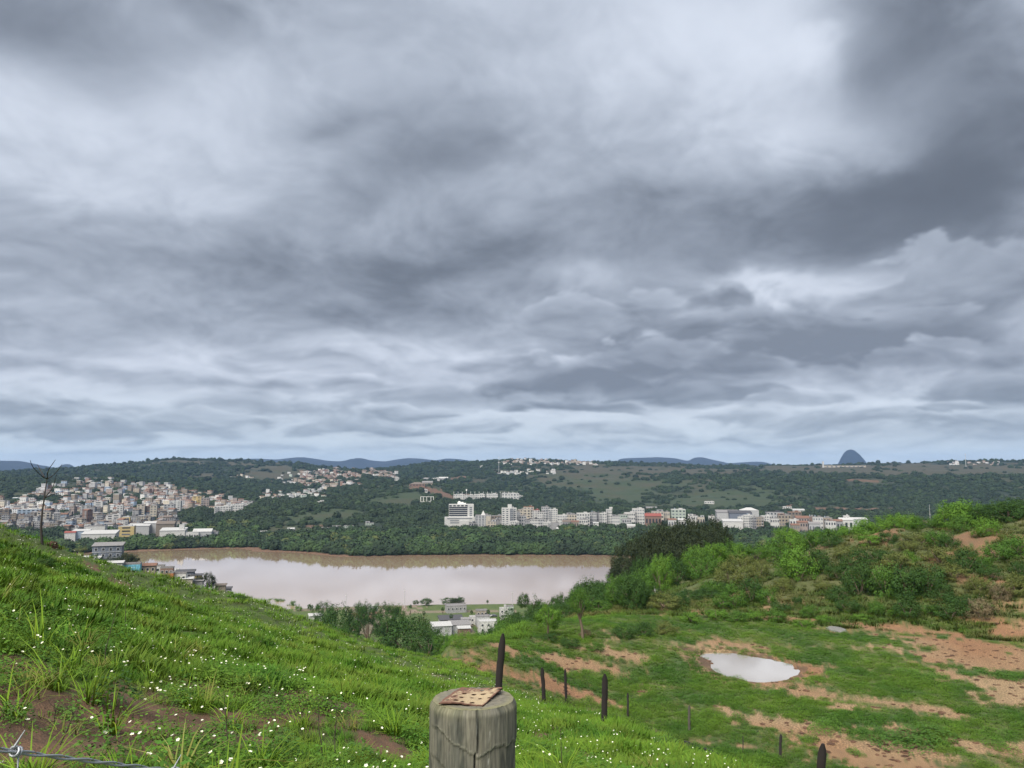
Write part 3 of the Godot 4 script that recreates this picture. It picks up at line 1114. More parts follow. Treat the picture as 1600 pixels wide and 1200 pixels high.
func make_plant_materials() -> void:
	for k in LEAF_TONES.size():
		var m := mat("leaves%d" % k, LEAF_TONES[k], 0.6)
		m.vertex_color_use_as_albedo = true
		m.backlight_enabled = true
		m.backlight = Color(0.5, 0.5, 0.5)
	for k in LEAF_TONES.size():
		mats["leaves%d" % k].metallic_specular = 0.25
	mat("bark", Color(0.14, 0.105, 0.075), 0.95)
	mat("pale_bark", Color(0.30, 0.26, 0.21), 0.95)
	var m := mat("grass_blades", Color(1, 1, 1), 0.55)
	m.vertex_color_use_as_albedo = true
	m.backlight_enabled = true
	m.backlight = Color(0.55, 0.55, 0.55)
	m.metallic_specular = 0.2
	m = mat("far_leaves", Color(1, 1, 1), 0.9)
	m.vertex_color_use_as_albedo = true
	m = mat("petals", Color(0.80, 0.80, 0.68), 0.6)
	m.backlight_enabled = true
	m.backlight = Color(0.4, 0.4, 0.4)
	mat("flower_eye", Color(0.65, 0.60, 0.22), 0.7)
	mat("stalk", Color(0.10, 0.16, 0.03), 0.7)
	mat("dry_stalk", Color(0.055, 0.045, 0.03), 0.9)


func make_plant_shapes() -> void:
	for k in 5:
		bush_kinds.append(crown(100 + k, 50, 84, 0.072, Vector3(1.0, 0.85, 1.0), 0.45, 0.30))
	for k in 5:
		tree_crowns.append(crown(200 + k, 84, 84, 0.058, Vector3(1.0, 0.8, 1.0), 0.55, 0.23))
	for k in 5:
		lumps.append(lump(300 + k, 0.34))


func bush(px: float, at: Vector3, wide: float, high: float, tone: int, label: String, group: String) -> Node3D:
	var o := thing("shrub", at - Vector3(0, 0.06 * high, 0), rng.randf() * TAU)
	var f := put("foliage", bush_kinds[rng.randi() % bush_kinds.size()], mats["leaves%d" % tone], o)
	f.scale = Vector3(wide * 0.5, high / 1.35, wide * 0.5)
	for k in 3:
		var s := Shape.new()
		var a := TAU * k / 3.0 + rng.randf()
		s.tube([Vector3.ZERO, Vector3(cos(a) * wide * 0.12, high * 0.3, sin(a) * wide * 0.12), Vector3(cos(a) * wide * 0.26, high * 0.62, sin(a) * wide * 0.26)], [0.02 * wide, 0.014 * wide, 0.006 * wide], 5)
		put("stem", s.mesh(), mats.bark, o)
	tell(o, label, "shrub", group, px)
	return o


func tree(px: float, at: Vector3, wide: float, high: float, tone: int, label: String, group: String, trunk_share := 0.35, pale := false) -> Node3D:
	var o := thing("tree", at, rng.randf() * TAU)
	var lean := Vector3(rng.randf_range(-0.06, 0.06), 0, rng.randf_range(-0.06, 0.06)) * high
	var fork := Vector3(lean.x, high * trunk_share, lean.z)
	var thick := 0.022 * high + 0.01 * wide
	var s := Shape.new()
	s.tube([Vector3(0, -0.4, 0), Vector3(lean.x * 0.3, high * trunk_share * 0.5, lean.z * 0.3), fork, fork + Vector3(0, high * 0.3, 0)], [thick * 1.3, thick, thick * 0.85, thick * 0.4], 7)
	put("trunk", s.mesh(), mats.pale_bark if pale else mats.bark, o)
	for k in 5:
		var a := TAU * k / 5.0 + rng.randf()
		var l := Shape.new()
		l.tube([fork - Vector3(0, high * 0.05, 0), fork + Vector3(cos(a) * wide * 0.16, high * 0.15, sin(a) * wide * 0.16), fork + Vector3(cos(a) * wide * 0.33, high * 0.36, sin(a) * wide * 0.33)], [thick * 0.6, thick * 0.4, thick * 0.12], 5)
		put("limb", l.mesh(), mats.pale_bark if pale else mats.bark, o)
	var f := put("crown", tree_crowns[rng.randi() % tree_crowns.size()], mats["leaves%d" % tone], o)
	var ch := minf(high * (1.0 - trunk_share * 0.75), wide * 1.05)
	f.position = Vector3(lean.x, high - ch, lean.z)
	f.scale = Vector3(wide * 0.5, ch / 1.25, wide * 0.5)
	tell(o, label, "tree", group, px)
	return o


func size_word(wide: float) -> String:
	return "small" if wide < 3.6 else ("large" if wide > 6.4 else "mid-sized")


func plant_hill() -> void:
	# shrubs on the right-hand hill: across, foot row, width, height in the view's units, tone
	var shrubs := [
		[1130, 868, 36, 30, 0], [1155, 862, 34, 28, 0], [1180, 856, 40, 32, 1], [1205, 850, 36, 28, 0], [1230, 846, 40, 32, 0], [1255, 842, 36, 28, 1], [1280, 838, 38, 28, 0], [1305, 835, 42, 32, 1], [1330, 830, 44, 32, 0],
		[1355, 826, 40, 36, 0], [1377, 824, 36, 28, 0], [1396, 824, 40, 28, 0], [1416, 824, 36, 30, 0], [1433, 822, 22, 22, 1], [1460, 812, 32, 22, 1], [1480, 812, 40, 34, 0], [1501, 812, 44, 36, 0], [1522, 820, 40, 38, 1], [1500, 832, 30, 22, 1], [1541, 836, 36, 28, 0],
		[1362, 852, 44, 24, 0], [1387, 850, 30, 22, 2], [1440, 848, 50, 22, 3], [1465, 856, 36, 34, 1], [1482, 858, 30, 20, 2], [1297, 852, 34, 22, 2], [1270, 855, 40, 30, 1], [1243, 866, 42, 30, 0], [1215, 880, 40, 38, 1], [1250, 905, 58, 44, 0],
		[1277, 895, 40, 36, 2], [1230, 900, 32, 26, 1], [1310, 905, 42, 24, 2], [1335, 890, 44, 28, 2], [1366, 880, 40, 22, 2], [1388, 880, 30, 18, 2], [1402, 890, 50, 24, 3], [1421, 884, 26, 18, 0], [1470, 880, 52, 22, 3], [1510, 893, 46, 30, 2],
		[1532, 890, 30, 24, 1], [1560, 876, 42, 26, 1], [1590, 866, 46, 30, 1], [1344, 928, 52, 44, 2], [1384, 930, 60, 48, 1], [1420, 932, 60, 50, 2], [1450, 930, 52, 48, 2], [1476, 942, 32, 26, 2], [1492, 906, 44, 20, 3], [1530, 930, 34, 26, 3],
		[1562, 936, 30, 22, 4], [1590, 930, 42, 26, 3], [1310, 943, 36, 24, 2], [1246, 946, 16, 14, 2], [1266, 966, 28, 22, 1], [1325, 955, 42, 18, 2], [1370, 961, 24, 20, 1], [1418, 965, 42, 30, 2], [1486, 968, 48, 28, 2], [1506, 946, 22, 12, 2],
		[1532, 966, 40, 26, 4], [1215, 971, 38, 18, 1], [1256, 981, 32, 14, 0], [1200, 946, 32, 30, 1], [1175, 940, 40, 44, 2], [1148, 948, 40, 34, 1], [1185, 905, 36, 26, 3], [1160, 890, 40, 26, 3], [1140, 915, 44, 34, 3], [1110, 935, 38, 30, 1], [1100, 900, 44, 34, 1],
		[1575, 852, 30, 18, 3], [1345, 905, 30, 16, 3], [1290, 925, 30, 16, 3], [1420, 862, 34, 16, 3], [1510, 868, 30, 16, 3], [1550, 905, 30, 18, 2], [1320, 870, 34, 18, 3], [1595, 900, 30, 20, 2], [1440, 905, 36, 18, 3], [1225, 925, 34, 20, 3],
		[1120, 968, 40, 16, 0], [1080, 972, 40, 14, 0], [1150, 972, 36, 14, 1], [1180, 968, 30, 14, 0], [1005, 992, 36, 18, 2], [1040, 990, 40, 18, 3], [975, 995, 40, 18, 2], [860, 1003, 30, 12, 2], [890, 1012, 34, 16, 2], [930, 1018, 30, 12, 1], [915, 996, 22, 10, 4], [1220, 955, 30, 16, 2], [1400, 962, 24, 10, 0], [1455, 962, 26, 12, 1], [1290, 972, 28, 10, 0], [1345, 970, 30, 8, 0],
	]
	for k in shrubs:
		var at := seen(k[0], k[1], 60.0)
		var r := Vector2(at.x, at.z).length()
		if r < 60.0 or r > 420.0:
			at = along(k[0], k[1], 185.0)
			at = ground(at.x, at.z)
			r = 185.0
		var wide: float = k[2] * r / F * 1.05
		var high: float = k[3] * r / F * (0.88 if k[1] < 860 and k[0] < 1470 else 1.12)
		var where := "on the crest" if k[1] < 846 and k[0] > 1100 else ("on mid-slope" if k[1] < 915 else ("at the hill foot" if k[1] < 950 else "by the yard"))
		var side := "left of the puddle" if k[0] < 1085 else ("above the puddle" if k[0] < 1240 else ("right of the puddle" if k[0] < 1430 else "near the right edge"))
		bush(k[0], at, wide, high, k[4], "%s %s shrub %s %s" % [size_word(wide), TONE_WORDS[k[4]], where, side], "shrubs on the right-hand hill")
	# trees and tall bushes by distance, their tops at a given row
	var wood := [
		[1545, 185, 783, 52, 2], [1572, 182, 781, 56, 2], [1597, 186, 776, 50, 2], [1520, 190, 787, 40, 1],
		[1035, 118, 925, 50, 3], [1075, 128, 925, 44, 2], [1102, 132, 922, 44, 2], [1010, 130, 915, 46, 2], [985, 132, 905, 50, 2], [958, 128, 915, 48, 2], [922, 140, 903, 52, 2], [1000, 150, 885, 48, 1], [1032, 160, 868, 44, 0], [1060, 165, 872, 46, 2], [1092, 165, 855, 50, 1],
		[1085, 185, 850, 40, 0], [1112, 182, 846, 40, 0], [1140, 186, 842, 40, 1], [1042, 188, 862, 44, 0], [1003, 180, 868, 40, 2], [975, 165, 890, 46, 2], [945, 165, 905, 50, 2], [910, 170, 912, 48, 1], [885, 165, 925, 40, 2], [868, 170, 928, 26, 2], [836, 172, 932, 36, 2],
		[815, 176, 924, 20, 2], [800, 180, 950, 34, 2], [850, 140, 945, 44, 2], [880, 132, 940, 46, 2], [900, 128, 935, 40, 2], [935, 118, 940, 40, 1], [1060, 122, 942, 36, 2], [1120, 140, 935, 44, 2], [1130, 120, 945, 30, 1], [978, 200, 866, 40, 5], [955, 215, 882, 18, 5], [965, 225, 884, 18, 5], [985, 205, 874, 36, 5],
		[818, 150, 960, 40, 2], [790, 155, 968, 40, 2], [770, 165, 978, 44, 2],
	]
	for k in 30:
		var px := 792.0 + k * 7.0
		wood.append([px + rng.randf_range(-4, 4), rng.randf_range(118, 168), lerpf(962.0, 888.0, smoothstep(790.0, 1000.0, px)) + rng.randf_range(-6, 26), rng.randf_range(34, 52), 2 if k % 3 else 1])
	for k in wood:
		var p := along(k[0], k[2], k[1])
		var at := ground(p.x, p.z)
		var wide: float = k[3] * k[1] / F
		var high := maxf(p.y - at.y, 2.0)
		var where := "at the crest's right edge" if k[0] > 1500 else ("in the wood left of the puddle" if k[0] > 960 else "in the wooded gully")
		tree(k[0], at, wide * 1.1, high, k[4], "%s %s tree %s" % ["tall" if high > 9.0 else "low", TONE_WORDS[k[4]], where], "trees of the gully wood", 0.22)
	# the tall dark grove behind the crest
	for k in [[990, 214, 836, 36], [1008, 222, 826, 40], [1028, 216, 820, 40], [1046, 226, 812, 42], [1062, 218, 816, 40], [1080, 224, 806, 44], [1098, 216, 810, 42], [1112, 226, 807, 40], [1124, 220, 818, 36], [1070, 208, 832, 44], [1020, 206, 838, 40], [1108, 208, 830, 40], [1044, 206, 834, 40], [1090, 206, 836, 40]]:
		var p := along(k[0], k[2], k[1])
		var at := ground(p.x, p.z)
		tree(k[0], at, k[3] * k[1] / F * 1.5, p.y - at.y, 5, "tall blackish tree in the grove behind the crest", "trees of the dark grove", 0.3)
	# slim young trees on the grassy knoll
	for k in [[856, 996, 44, 52, 0], [911, 1000, 34, 78, 1]]:
		var at := seen(k[0], k[1], 60.0)
		var r := Vector2(at.x, at.z).length()
		tree(k[0], at, k[2] * r / F, k[3] * r / F, k[4], "slim young %s tree with a thin dark trunk on the grassy knoll" % TONE_WORDS[k[4]], "young trees on the knoll", 0.4)
	# dark trees down in the valley
	for k in [[524, 300, 942, 70, 2], [642, 255, 961, 92, 2], [672, 240, 975, 54, 2], [600, 262, 990, 50, 1], [508, 430, 938, 30, 2], [560, 460, 940, 34, 2], [603, 400, 938, 46, 2], [578, 420, 939, 30, 2], [622, 410, 942, 34, 1], [690, 205, 984, 34, 1], [706, 200, 990, 30, 0], [722, 195, 984, 40, 0], [742, 190, 982, 40, 1], [760, 200, 984, 36, 2], [776, 215, 976, 40, 2], [545, 290, 972, 40, 2],
			[666, 585, 934, 20, 2], [700, 590, 933, 24, 2], [716, 588, 932, 20, 2], [712, 585, 934, 18, 5], [650, 590, 937, 10, 2], [485, 580, 943, 10, 2], [762, 590, 937, 4, 2], [642, 540, 944, 5, 2], [692, 540, 948, 5, 2], [737, 545, 953, 5, 2], [764, 530, 952, 6, 2], [662, 525, 954, 5, 2], [705, 500, 959, 6, 2], [788, 420, 966, 40, 2], [820, 330, 962, 60, 2], [800, 300, 972, 60, 2]]:
		var p := along(k[0], k[2], k[1])
		var at := ground(p.x, p.z)
		var high := maxf(p.y - at.y, 2.0)
		var where := "in the hollow below the hillside" if k[1] < 350 else "on the river meadow"
		tree(k[0], at, k[3] * k[1] / F * 1.05, high, k[4], "%s %s tree %s" % ["great" if high > 14 else ("small" if high < 5 else "rounded"), TONE_WORDS[k[4]], where], "trees of the valley", 0.25)
	# trees by the houses under the left crest, and bushes along the crest itself
	for k in [[196, 438, 862, 34, 5], [207, 436, 866, 26, 5], [325, 432, 893, 26, 5], [180, 430, 868, 30, 5], [146, 425, 864, 24, 2], [310, 430, 898, 14, 5]]:
		var p := along(k[0], k[2], k[1])
		var at := ground(p.x, p.z)
		tree(k[0], at, k[3] * k[1] / F, maxf(p.y - at.y, 3.0), k[4], "%s dense tree by the houses under the left crest" % TONE_WORDS[k[4]], "trees by the left houses", 0.2)
	for k in [[425, 944, 16, 10, 1], [436, 946, 18, 12, 1], [457, 952, 16, 14, 1], [466, 956, 12, 10, 0], [106, 856, 26, 9, 3], [128, 863, 22, 9, 3], [60, 838, 22, 8, 1], [180, 880, 20, 7, 0], [215, 890, 22, 7, 0], [70, 885, 28, 14, 2], [48, 890, 22, 10, 2], [115, 905, 24, 10, 2], [375, 938, 20, 9, 2], [160, 872, 18, 7, 3]]:
		var at := seen(k[0], k[1], 20.0)
		var r := Vector2(at.x, at.z).length()
		bush(k[0], at, k[2] * r / F, k[3] * r / F, k[4], "little %s bush near the crest of the left hillside" % TONE_WORDS[k[4]], "bushes along the left crest")


func blade(s: Shape, foot: Vector3, lean: Vector3, long: float, wide: float, bend: float) -> void:
	# an arching grass blade of three segments, two faces each
	var side := Vector3(-lean.z, 0, lean.x).normalized() * wide * 0.5
	var last := foot
	var w := 1.0
	var soft := Vector3(lean.x * 0.4, 1.0, lean.z * 0.4).normalized()
	for k in range(1, 4):
		var t := k / 3.0
		var p := foot + Vector3(0, 1, 0) * long * (t - bend * t * t * 0.55) + lean * long * (0.25 * t + bend * t * t)
		var w2 := (1.0 - t * t) if k < 3 else 0.0
		if k < 3:
			s.smooth_tri(last - side * w, p - side * w2, p + side * w2, soft, soft, soft)
			s.smooth_tri(last - side * w, p + side * w2, last + side * w, soft, soft, soft)
		else:
			s.smooth_tri(last - side * w, p, last + side * w, soft, soft, soft)
		last = p
		w = w2


func tuft(seed_value: int, count: int, spread: float, long: float, wide: float, bend: float) -> ArrayMesh:
	var g := RandomNumberGenerator.new()
	g.seed = seed_value
	var s := Shape.new()
	for k in count:
		var a := g.randf() * TAU
		var q := sqrt(g.randf()) * spread
		var b := a + g.randfn() * 0.8
		var t := g.randf_range(0.72, 1.25)
		s.tint = Color(t * g.randf_range(0.85, 1.2), t, t * 0.9)
		blade(s, Vector3(cos(a) * q, -0.02, sin(a) * q), Vector3(cos(b), 0, sin(b)), long * g.randf_range(0.5, 1.2), wide * g.randf_range(0.7, 1.2), bend * g.randf_range(0.3, 1.3))
	return s.mesh()


func herb(seed_value: int, count: int, long: float, high: float) -> ArrayMesh:
	# a low broad-leaved weed, one unit across
	var g := RandomNumberGenerator.new()
	g.seed = seed_value
	var s := Shape.new()
	for k in count:
		var a := g.randf() * TAU
		var q := sqrt(g.randf())
		var p := Vector3(cos(a) * q * 0.5, high * (1.0 - 0.75 * q * q) * g.randf_range(0.45, 1.05), sin(a) * q * 0.5)
		var along := Vector3(cos(a + g.randfn() * 0.7), g.randf_range(-0.4, 0.5), sin(a + g.randfn() * 0.7)).normalized()
		var face := (Vector3(cos(a) * q * 0.5, 1.0, sin(a) * q * 0.5) + Vector3(g.randfn(), g.randfn(), g.randfn()) * 0.3).normalized()
		along = (along - face * along.dot(face)).normalized()
		var t := g.randf_range(0.7, 1.25)
		s.tint = Color(t * g.randf_range(0.9, 1.1), t, t * 0.9)
		s.leaf(p, along, face, long * g.randf_range(0.7, 1.3), long * 0.6, face)
	return s.mesh()


func scatter_near() -> void:
	var g := RandomNumberGenerator.new()
	g.seed = 41
	var short := [tuft(1, 26, 0.13, 0.15, 0.010, 0.5), tuft(2, 30, 0.15, 0.12, 0.012, 0.6), tuft(3, 22, 0.12, 0.20, 0.011, 0.6)]
	var broad := [tuft(4, 34, 0.30, 0.20, 0.022, 0.5), tuft(5, 34, 0.32, 0.17, 0.026, 0.6)]
	var tall := [tuft(6, 34, 0.10, 0.50, 0.017, 0.9), tuft(7, 26, 0.08, 0.62, 0.020, 1.0), tuft(8, 20, 0.12, 0.40, 0.014, 0.8)]
	var weeds := [herb(9, 90, 0.085, 0.55), herb(10, 120, 0.07, 0.65), herb(11, 70, 0.11, 0.45)]
	var spots := []
	for k in short.size() + broad.size() + tall.size() + weeds.size():
		spots.append([[], []])
	var lush := Color(0.150, 0.290, 0.031)
	var deep := Color(0.080, 0.205, 0.022)
	var pale := Color(0.25, 0.31, 0.055)
	var add := func(kind: int, at: Vector3, size: float, c: Color) -> void:
		spots[kind][0].append(turned(at, g.randf() * TAU, Vector3(size, size * g.randf_range(0.8, 1.2), size)))
		spots[kind][1].append(c * g.randf_range(0.8, 1.2))
	var tone := func(x: float, z: float) -> Color:
		var n := noise_a.get_noise_2d(x * 0.25 + 60.0, z * 0.25)
		var m := noise_b.get_noise_2d(x * 0.8, z * 0.8 + 30.0)
		return lush.lerp(deep, smoothstep(-0.12, 0.30, n + 0.3 * m)).lerp(pale, clampf(0.10 + 1.1 * m, 0.0, 0.7))
	# close by
	for k in 11000:
		var r := sqrt(g.randf_range(9.0, 15.0 * 15.0))
		var a := g.randf_range(-0.68, 0.50)
		var x := sin(a) * r
		var z := -cos(a) * r
		var b := bare_at(x, z) + 0.35 * noise_b.get_noise_2d(x * 1.4, z * 1.4)
		if b > 0.42 and g.randf() > 0.05:
			continue
		add.call(g.randi() % 3, ground(x, z), g.randf_range(0.6, 1.35) * lerpf(1.0, 0.45, clampf(b + 0.5, 0.0, 1.0)), tone.call(x, z))
	# the rest of the slope
	for k in 42000:
		var r := sqrt(g.randf_range(13.0 * 13.0, 80.0 * 80.0)) if g.randf() < 0.45 else sqrt(g.randf_range(13.0 * 13.0, 32.0 * 32.0))
		var a := g.randf_range(-0.68, 0.55)
		if r > edge_at(a) + 4.0:
			continue
		var x := sin(a) * r
		var z := -cos(a) * r
		var b := bare_at(x, z) + 0.4 * noise_b.get_noise_2d(x * 0.7, z * 0.7)
		if b > 0.45:
			continue
		add.call(3 + g.randi() % 2, ground(x, z), g.randf_range(0.55, 1.2) * clampf(0.85 + 1.3 * noise_b.get_noise_2d(x * 0.5 + 12.0, z * 0.5), 0.4, 1.35), tone.call(x, z))
	# long arching clumps, mostly at the lower left
	for k in 330:
		var r := sqrt(g.randf_range(14.0, 17.0 * 17.0))
		var a := g.randf_range(-0.68, 0.25)
		var x := sin(a) * r
		var z := -cos(a) * r
		if noise_a.get_noise_2d(x * 0.35 + 9.0, z * 0.35) < -0.08 or g.randf() < r / 26.0:
			continue
		add.call(5 + g.randi() % 3, ground(x, z), g.randf_range(0.55, 1.15), Color(0.18, 0.30, 0.030) if g.randf() < 0.75 else Color(0.28, 0.30, 0.08))
	# broad-leaved weeds
	for k in 4600:
		var r := sqrt(g.randf_range(14.0, 40.0 * 40.0)) if g.randf() < 0.5 else sqrt(g.randf_range(14.0, 16.0 * 16.0))
		var a := g.randf_range(-0.68, 0.50)
		if r > edge_at(a):
			continue
		var x := sin(a) * r
		var z := -cos(a) * r
		if noise_a.get_noise_2d(x * 0.3 + 90.0, z * 0.3) < 0.0:
			continue
		add.call(8 + g.randi() % 3, ground(x, z, -0.02), g.randf_range(0.22, 0.6), Color(0.060, 0.145, 0.024).lerp(Color(0.13, 0.23, 0.03), g.randf()))
	var all := short + broad + tall + weeds
	var called := ["grass", "grass", "grass", "slope_grass", "slope_grass", "tall_grass", "tall_grass", "tall_grass", "ground_weeds", "ground_weeds", "ground_weeds"]
	for k in all.size():
		var o := stuff(called[k], all[k], mats.grass_blades, spots[k][0], spots[k][1])
		tell(o, ["short green grass covering the near hillside", "short green grass covering the near hillside", "short green grass covering the near hillside", "green turf over the farther part of the near hillside", "green turf over the farther part of the near hillside", "long arching grass clumps standing above the near turf", "long arching grass clumps standing above the near turf", "long arching grass clumps standing above the near turf", "low broad-leaved weeds among the near grass", "low broad-leaved weeds among the near grass", "low broad-leaved weeds among the near grass"][k], "grass" if k < 8 else "weeds", ["near grass", "near grass", "near grass", "slope turf", "slope turf", "tall grass", "tall grass", "tall grass", "near weeds", "near weeds", "near weeds"][k], 0.0)


func scatter_yard() -> void:
	# low grass and weeds over the clay yard, the hill behind it and the valley
	var g := RandomNumberGenerator.new()
	g.seed = 43
	var low := tuft(21, 40, 0.42, 0.15, 0.035, 0.5)
	var weed := herb(22, 260, 0.075, 0.5)
	var rank := tuft(23, 40, 0.5, 0.42, 0.05, 0.5)
	var a1 := [[], []]
	var a2 := [[], []]
	var a3 := [[], []]
	for k in 60000:
		var r := exp(g.randf_range(log(46.0), log(128.0)))
		var a := g.randf_range(-0.12, 0.66)
		if r < edge_at(a) + 3.0:
			continue
		var x := sin(a) * r
		var z := -cos(a) * r
		var h := land_at(x, z)
		if h < YARD - 0.16 and r > 60.0 and a > 0.1 or Vector2((x - hollow[0][0]) / (hollow[0][2] * 1.3), (z - hollow[0][1]) / (hollow[0][3] * 1.25)).length() + 0.4 * noise_b.get_noise_2d(x * 0.9, z * 0.9) < 1.0:
			continue
		var n := noise_a.get_noise_2d(x * 0.11, z * 0.11)
		var f := noise_b.get_noise_2d(x * 0.9, z * 0.9)
		var b := bare_at(x, z) + 0.5 * f + 0.25 * n + 0.35 * noise_b.get_noise_2d(x * 2.3, z * 2.3)
		if g.randf() < smoothstep(-0.15, 0.55, b):
			continue
		var c := Color(0.135, 0.25, 0.032).lerp(Color(0.075, 0.175, 0.026), clampf(0.5 + 1.6 * n, 0.0, 1.0)).lerp(Color(0.24, 0.22, 0.075), clampf(0.5 * (b + 0.3), 0.0, 0.6)) * g.randf_range(0.8, 1.2)
		var size := g.randf_range(0.45, 1.05) * clampf(0.85 - 0.7 * b, 0.35, 1.3)
		if g.randf() < 0.07 and b < 0.1:
			a2[0].append(turned(Vector3(x, h - 0.03, z), g.randf() * TAU, Vector3.ONE * g.randf_range(0.5, 1.3)))
			a2[1].append(c * 0.8)
		else:
			a1[0].append(turned(Vector3(x, h - 0.01, z), g.randf() * TAU, Vector3(size, size, size)))
			a1[1].append(c)
	for k in 26000:
		var r := exp(g.randf_range(log(84.0), log(420.0)))
		var a := g.randf_range(-0.35, 0.66)
		if r < edge_at(a) + 6.0 or a > 0.02 and r < 112.0:
			continue
		var x := sin(a) * r
		var z := -cos(a) * r
		var b := bare_at(x, z) + 0.4 * noise_b.get_noise_2d(x * 0.9, z * 0.9)
		if b > 0.4:
			continue
		var n := noise_a.get_noise_2d(x * 0.06, z * 0.06)
		var c := Color(0.17, 0.18, 0.062).lerp(Color(0.095, 0.155, 0.034), clampf(0.4 + 1.6 * n, 0.0, 1.0)) * g.randf_range(0.75, 1.2)
		if r < 110.0:
			c = Color(0.125, 0.235, 0.030) * g.randf_range(0.8, 1.15)
		if g.randf() < 0.06:
			a2[0].append(turned(ground(x, z, -0.1), g.randf() * TAU, Vector3.ONE * g.randf_range(0.9, 2.6)))
			a2[1].append(c * 0.85)
		else:
			a3[0].append(turned(ground(x, z, -0.02), g.randf() * TAU, Vector3.ONE * g.randf_range(0.8, 1.9)))
			a3[1].append(c)
	# trodden clods on the bare clay
	var clods := [[], []]
	for k in 9000:
		var r := exp(g.randf_range(log(50.0), log(125.0)))
		var a := g.randf_range(0.0, 0.66)
		var x := sin(a) * r
		var z := -cos(a) * r
		if r < edge_at(a) + 4.0 or bare_at(x, z) < 0.5 or land_at(x, z) < YARD - 0.16 or g.randf() < 0.72:
			continue
		var size := g.randf_range(0.05, 0.16)
		clods[0].append(turned(ground(x, z, -size * 0.4), g.randf() * TAU, Vector3(size * 1.6, size * 0.6, size * 1.3)))
		clods[1].append(Color(0.13, 0.068, 0.04) * g.randf_range(0.6, 1.3))
	tell(stuff("soil_clods", lumps[1], mats.far_leaves, clods[0], clods[1]), "dark trodden clods and hoof-turned earth on the bare clay", "soil")
	tell(stuff("yard_grass", low, mats.grass_blades, a1[0], a1[1]), "low patchy grass growing over the orange clay yard", "grass")
	tell(stuff("undergrowth", weed, mats.grass_blades, a2[0], a2[1]), "dark leafy weeds scattered over yard, hill and hollow", "weeds")
	tell(stuff("rough_grass", rank, mats.grass_blades, a3[0], a3[1]), "rough olive grass on the right-hand hill and in the hollow", "grass")


func flower_shape() -> Array:
	var p := Shape.new()
	for k in 5:
		var a := TAU * k / 5.0
		var b := a + TAU / 5.0
		var m := (a + b) * 0.5
		var rim := 0.021
		var pa := Vector3(cos(a) * rim * 0.82, 0.012, sin(a) * rim * 0.82)
		var pm := Vector3(cos(m) * rim * 1.12, 0.014, sin(m) * rim * 1.12)
		var pb := Vector3(cos(b) * rim * 0.82, 0.012, sin(b) * rim * 0.82)
		p.tri(Vector3.ZERO, pa, pm)
		p.tri(Vector3.ZERO, pm, pb)
	var s := Shape.new()
	s.tube([Vector3(0.02, -0.22, 0.0), Vector3(0.012, -0.1, 0.004), Vector3.ZERO], [0.0016, 0.0014, 0.0012], 4)
	var e := Shape.new()
	e.box(Vector3(0, 0.003, 0), Vector3(0.007, 0.006, 0.007))
	return [p.mesh(), s.mesh(), e.mesh()]


func scatter_flowers() -> void:
	var g := RandomNumberGenerator.new()
	g.seed = 47
	var shape := flower_shape()
	var all := []
	var bands := [[4.4, 9.0, 105], [9.0, 18.0, 430], [18.0, 42.0, 800]]
	for band in bands:
		var made := 0
		var tries := 0
		while made < band[2] and tries < 9000:
			tries += 1
			var r := sqrt(g.randf_range(band[0] * band[0], band[1] * band[1]))
			var a := g.randf_range(-0.64, 0.42)
			if r > edge_at(a) - 2.0:
				continue
			var x := sin(a) * r
			var z := -cos(a) * r
			var n := noise_a.get_noise_2d(x * 0.22 + 33.0, z * 0.22) + 0.5 * noise_b.get_noise_2d(x * 0.6, z * 0.6)
			if n < g.randf_range(-0.35, 0.25):
				continue
			all.append([r, a, ground(x, z, g.randf_range(0.12, 0.26))])
			made += 1
	all.sort_custom(func(p, q): return p[0] < q[0])
	var proto: Node3D = null
	var places := []
	var colors := []
	for k in all.size():
		var at: Vector3 = all[k][2]
		var lean := Vector3(g.randf_range(-0.5, 0.5), 1.0, g.randf_range(-0.1, 0.8)).normalized()
		var size := g.randf_range(0.6, 1.1) * (0.9 if all[k][0] < 9.0 else 0.8)
		var turn := Transform3D(Basis(Quaternion(Vector3.UP, lean)) * Basis(Vector3.UP, g.randf() * TAU).scaled(Vector3.ONE * size), at)
		if k < 300:
			var o: Node3D
			if proto == null:
				o = thing("white_flower", at)
				put("petals", shape[0], mats.petals, o)
				put("stem", shape[1], mats.stalk, o)
				put("flower_eye", shape[2], mats.flower_eye, o)
				proto = o
			else:
				o = proto.duplicate()
				o.name = numbered("white_flower")
				add_child(o)
			o.transform = turn
			var px: float = 800.0 + F * tan(all[k][1])
			var away := at.distance_to(Vector3(0, EYE, 0))
			var where := "beside the barbed wire" if px < 260 and away < 8.0 else ("left of the thick post" if px < 720 else "right of the thick post")
			var near := "close by" if away < 7.0 else ("a little way up the slope" if away < 10.0 else "half-way up the slope")
			o.set_meta("label", "white wildflower in the grass %s, %s" % [near, where])
			o.set_meta("category", "flower")
			o.set_meta("group", "white wildflowers on the near hillside")
		else:
			places.append(turn)
			colors.append(Color.WHITE)
	var st := stuff("distant_white_flowers", shape[0], mats.petals, places, colors)
	tell(st, "hundreds of tiny white wildflowers dotted up the hillside", "flowers")


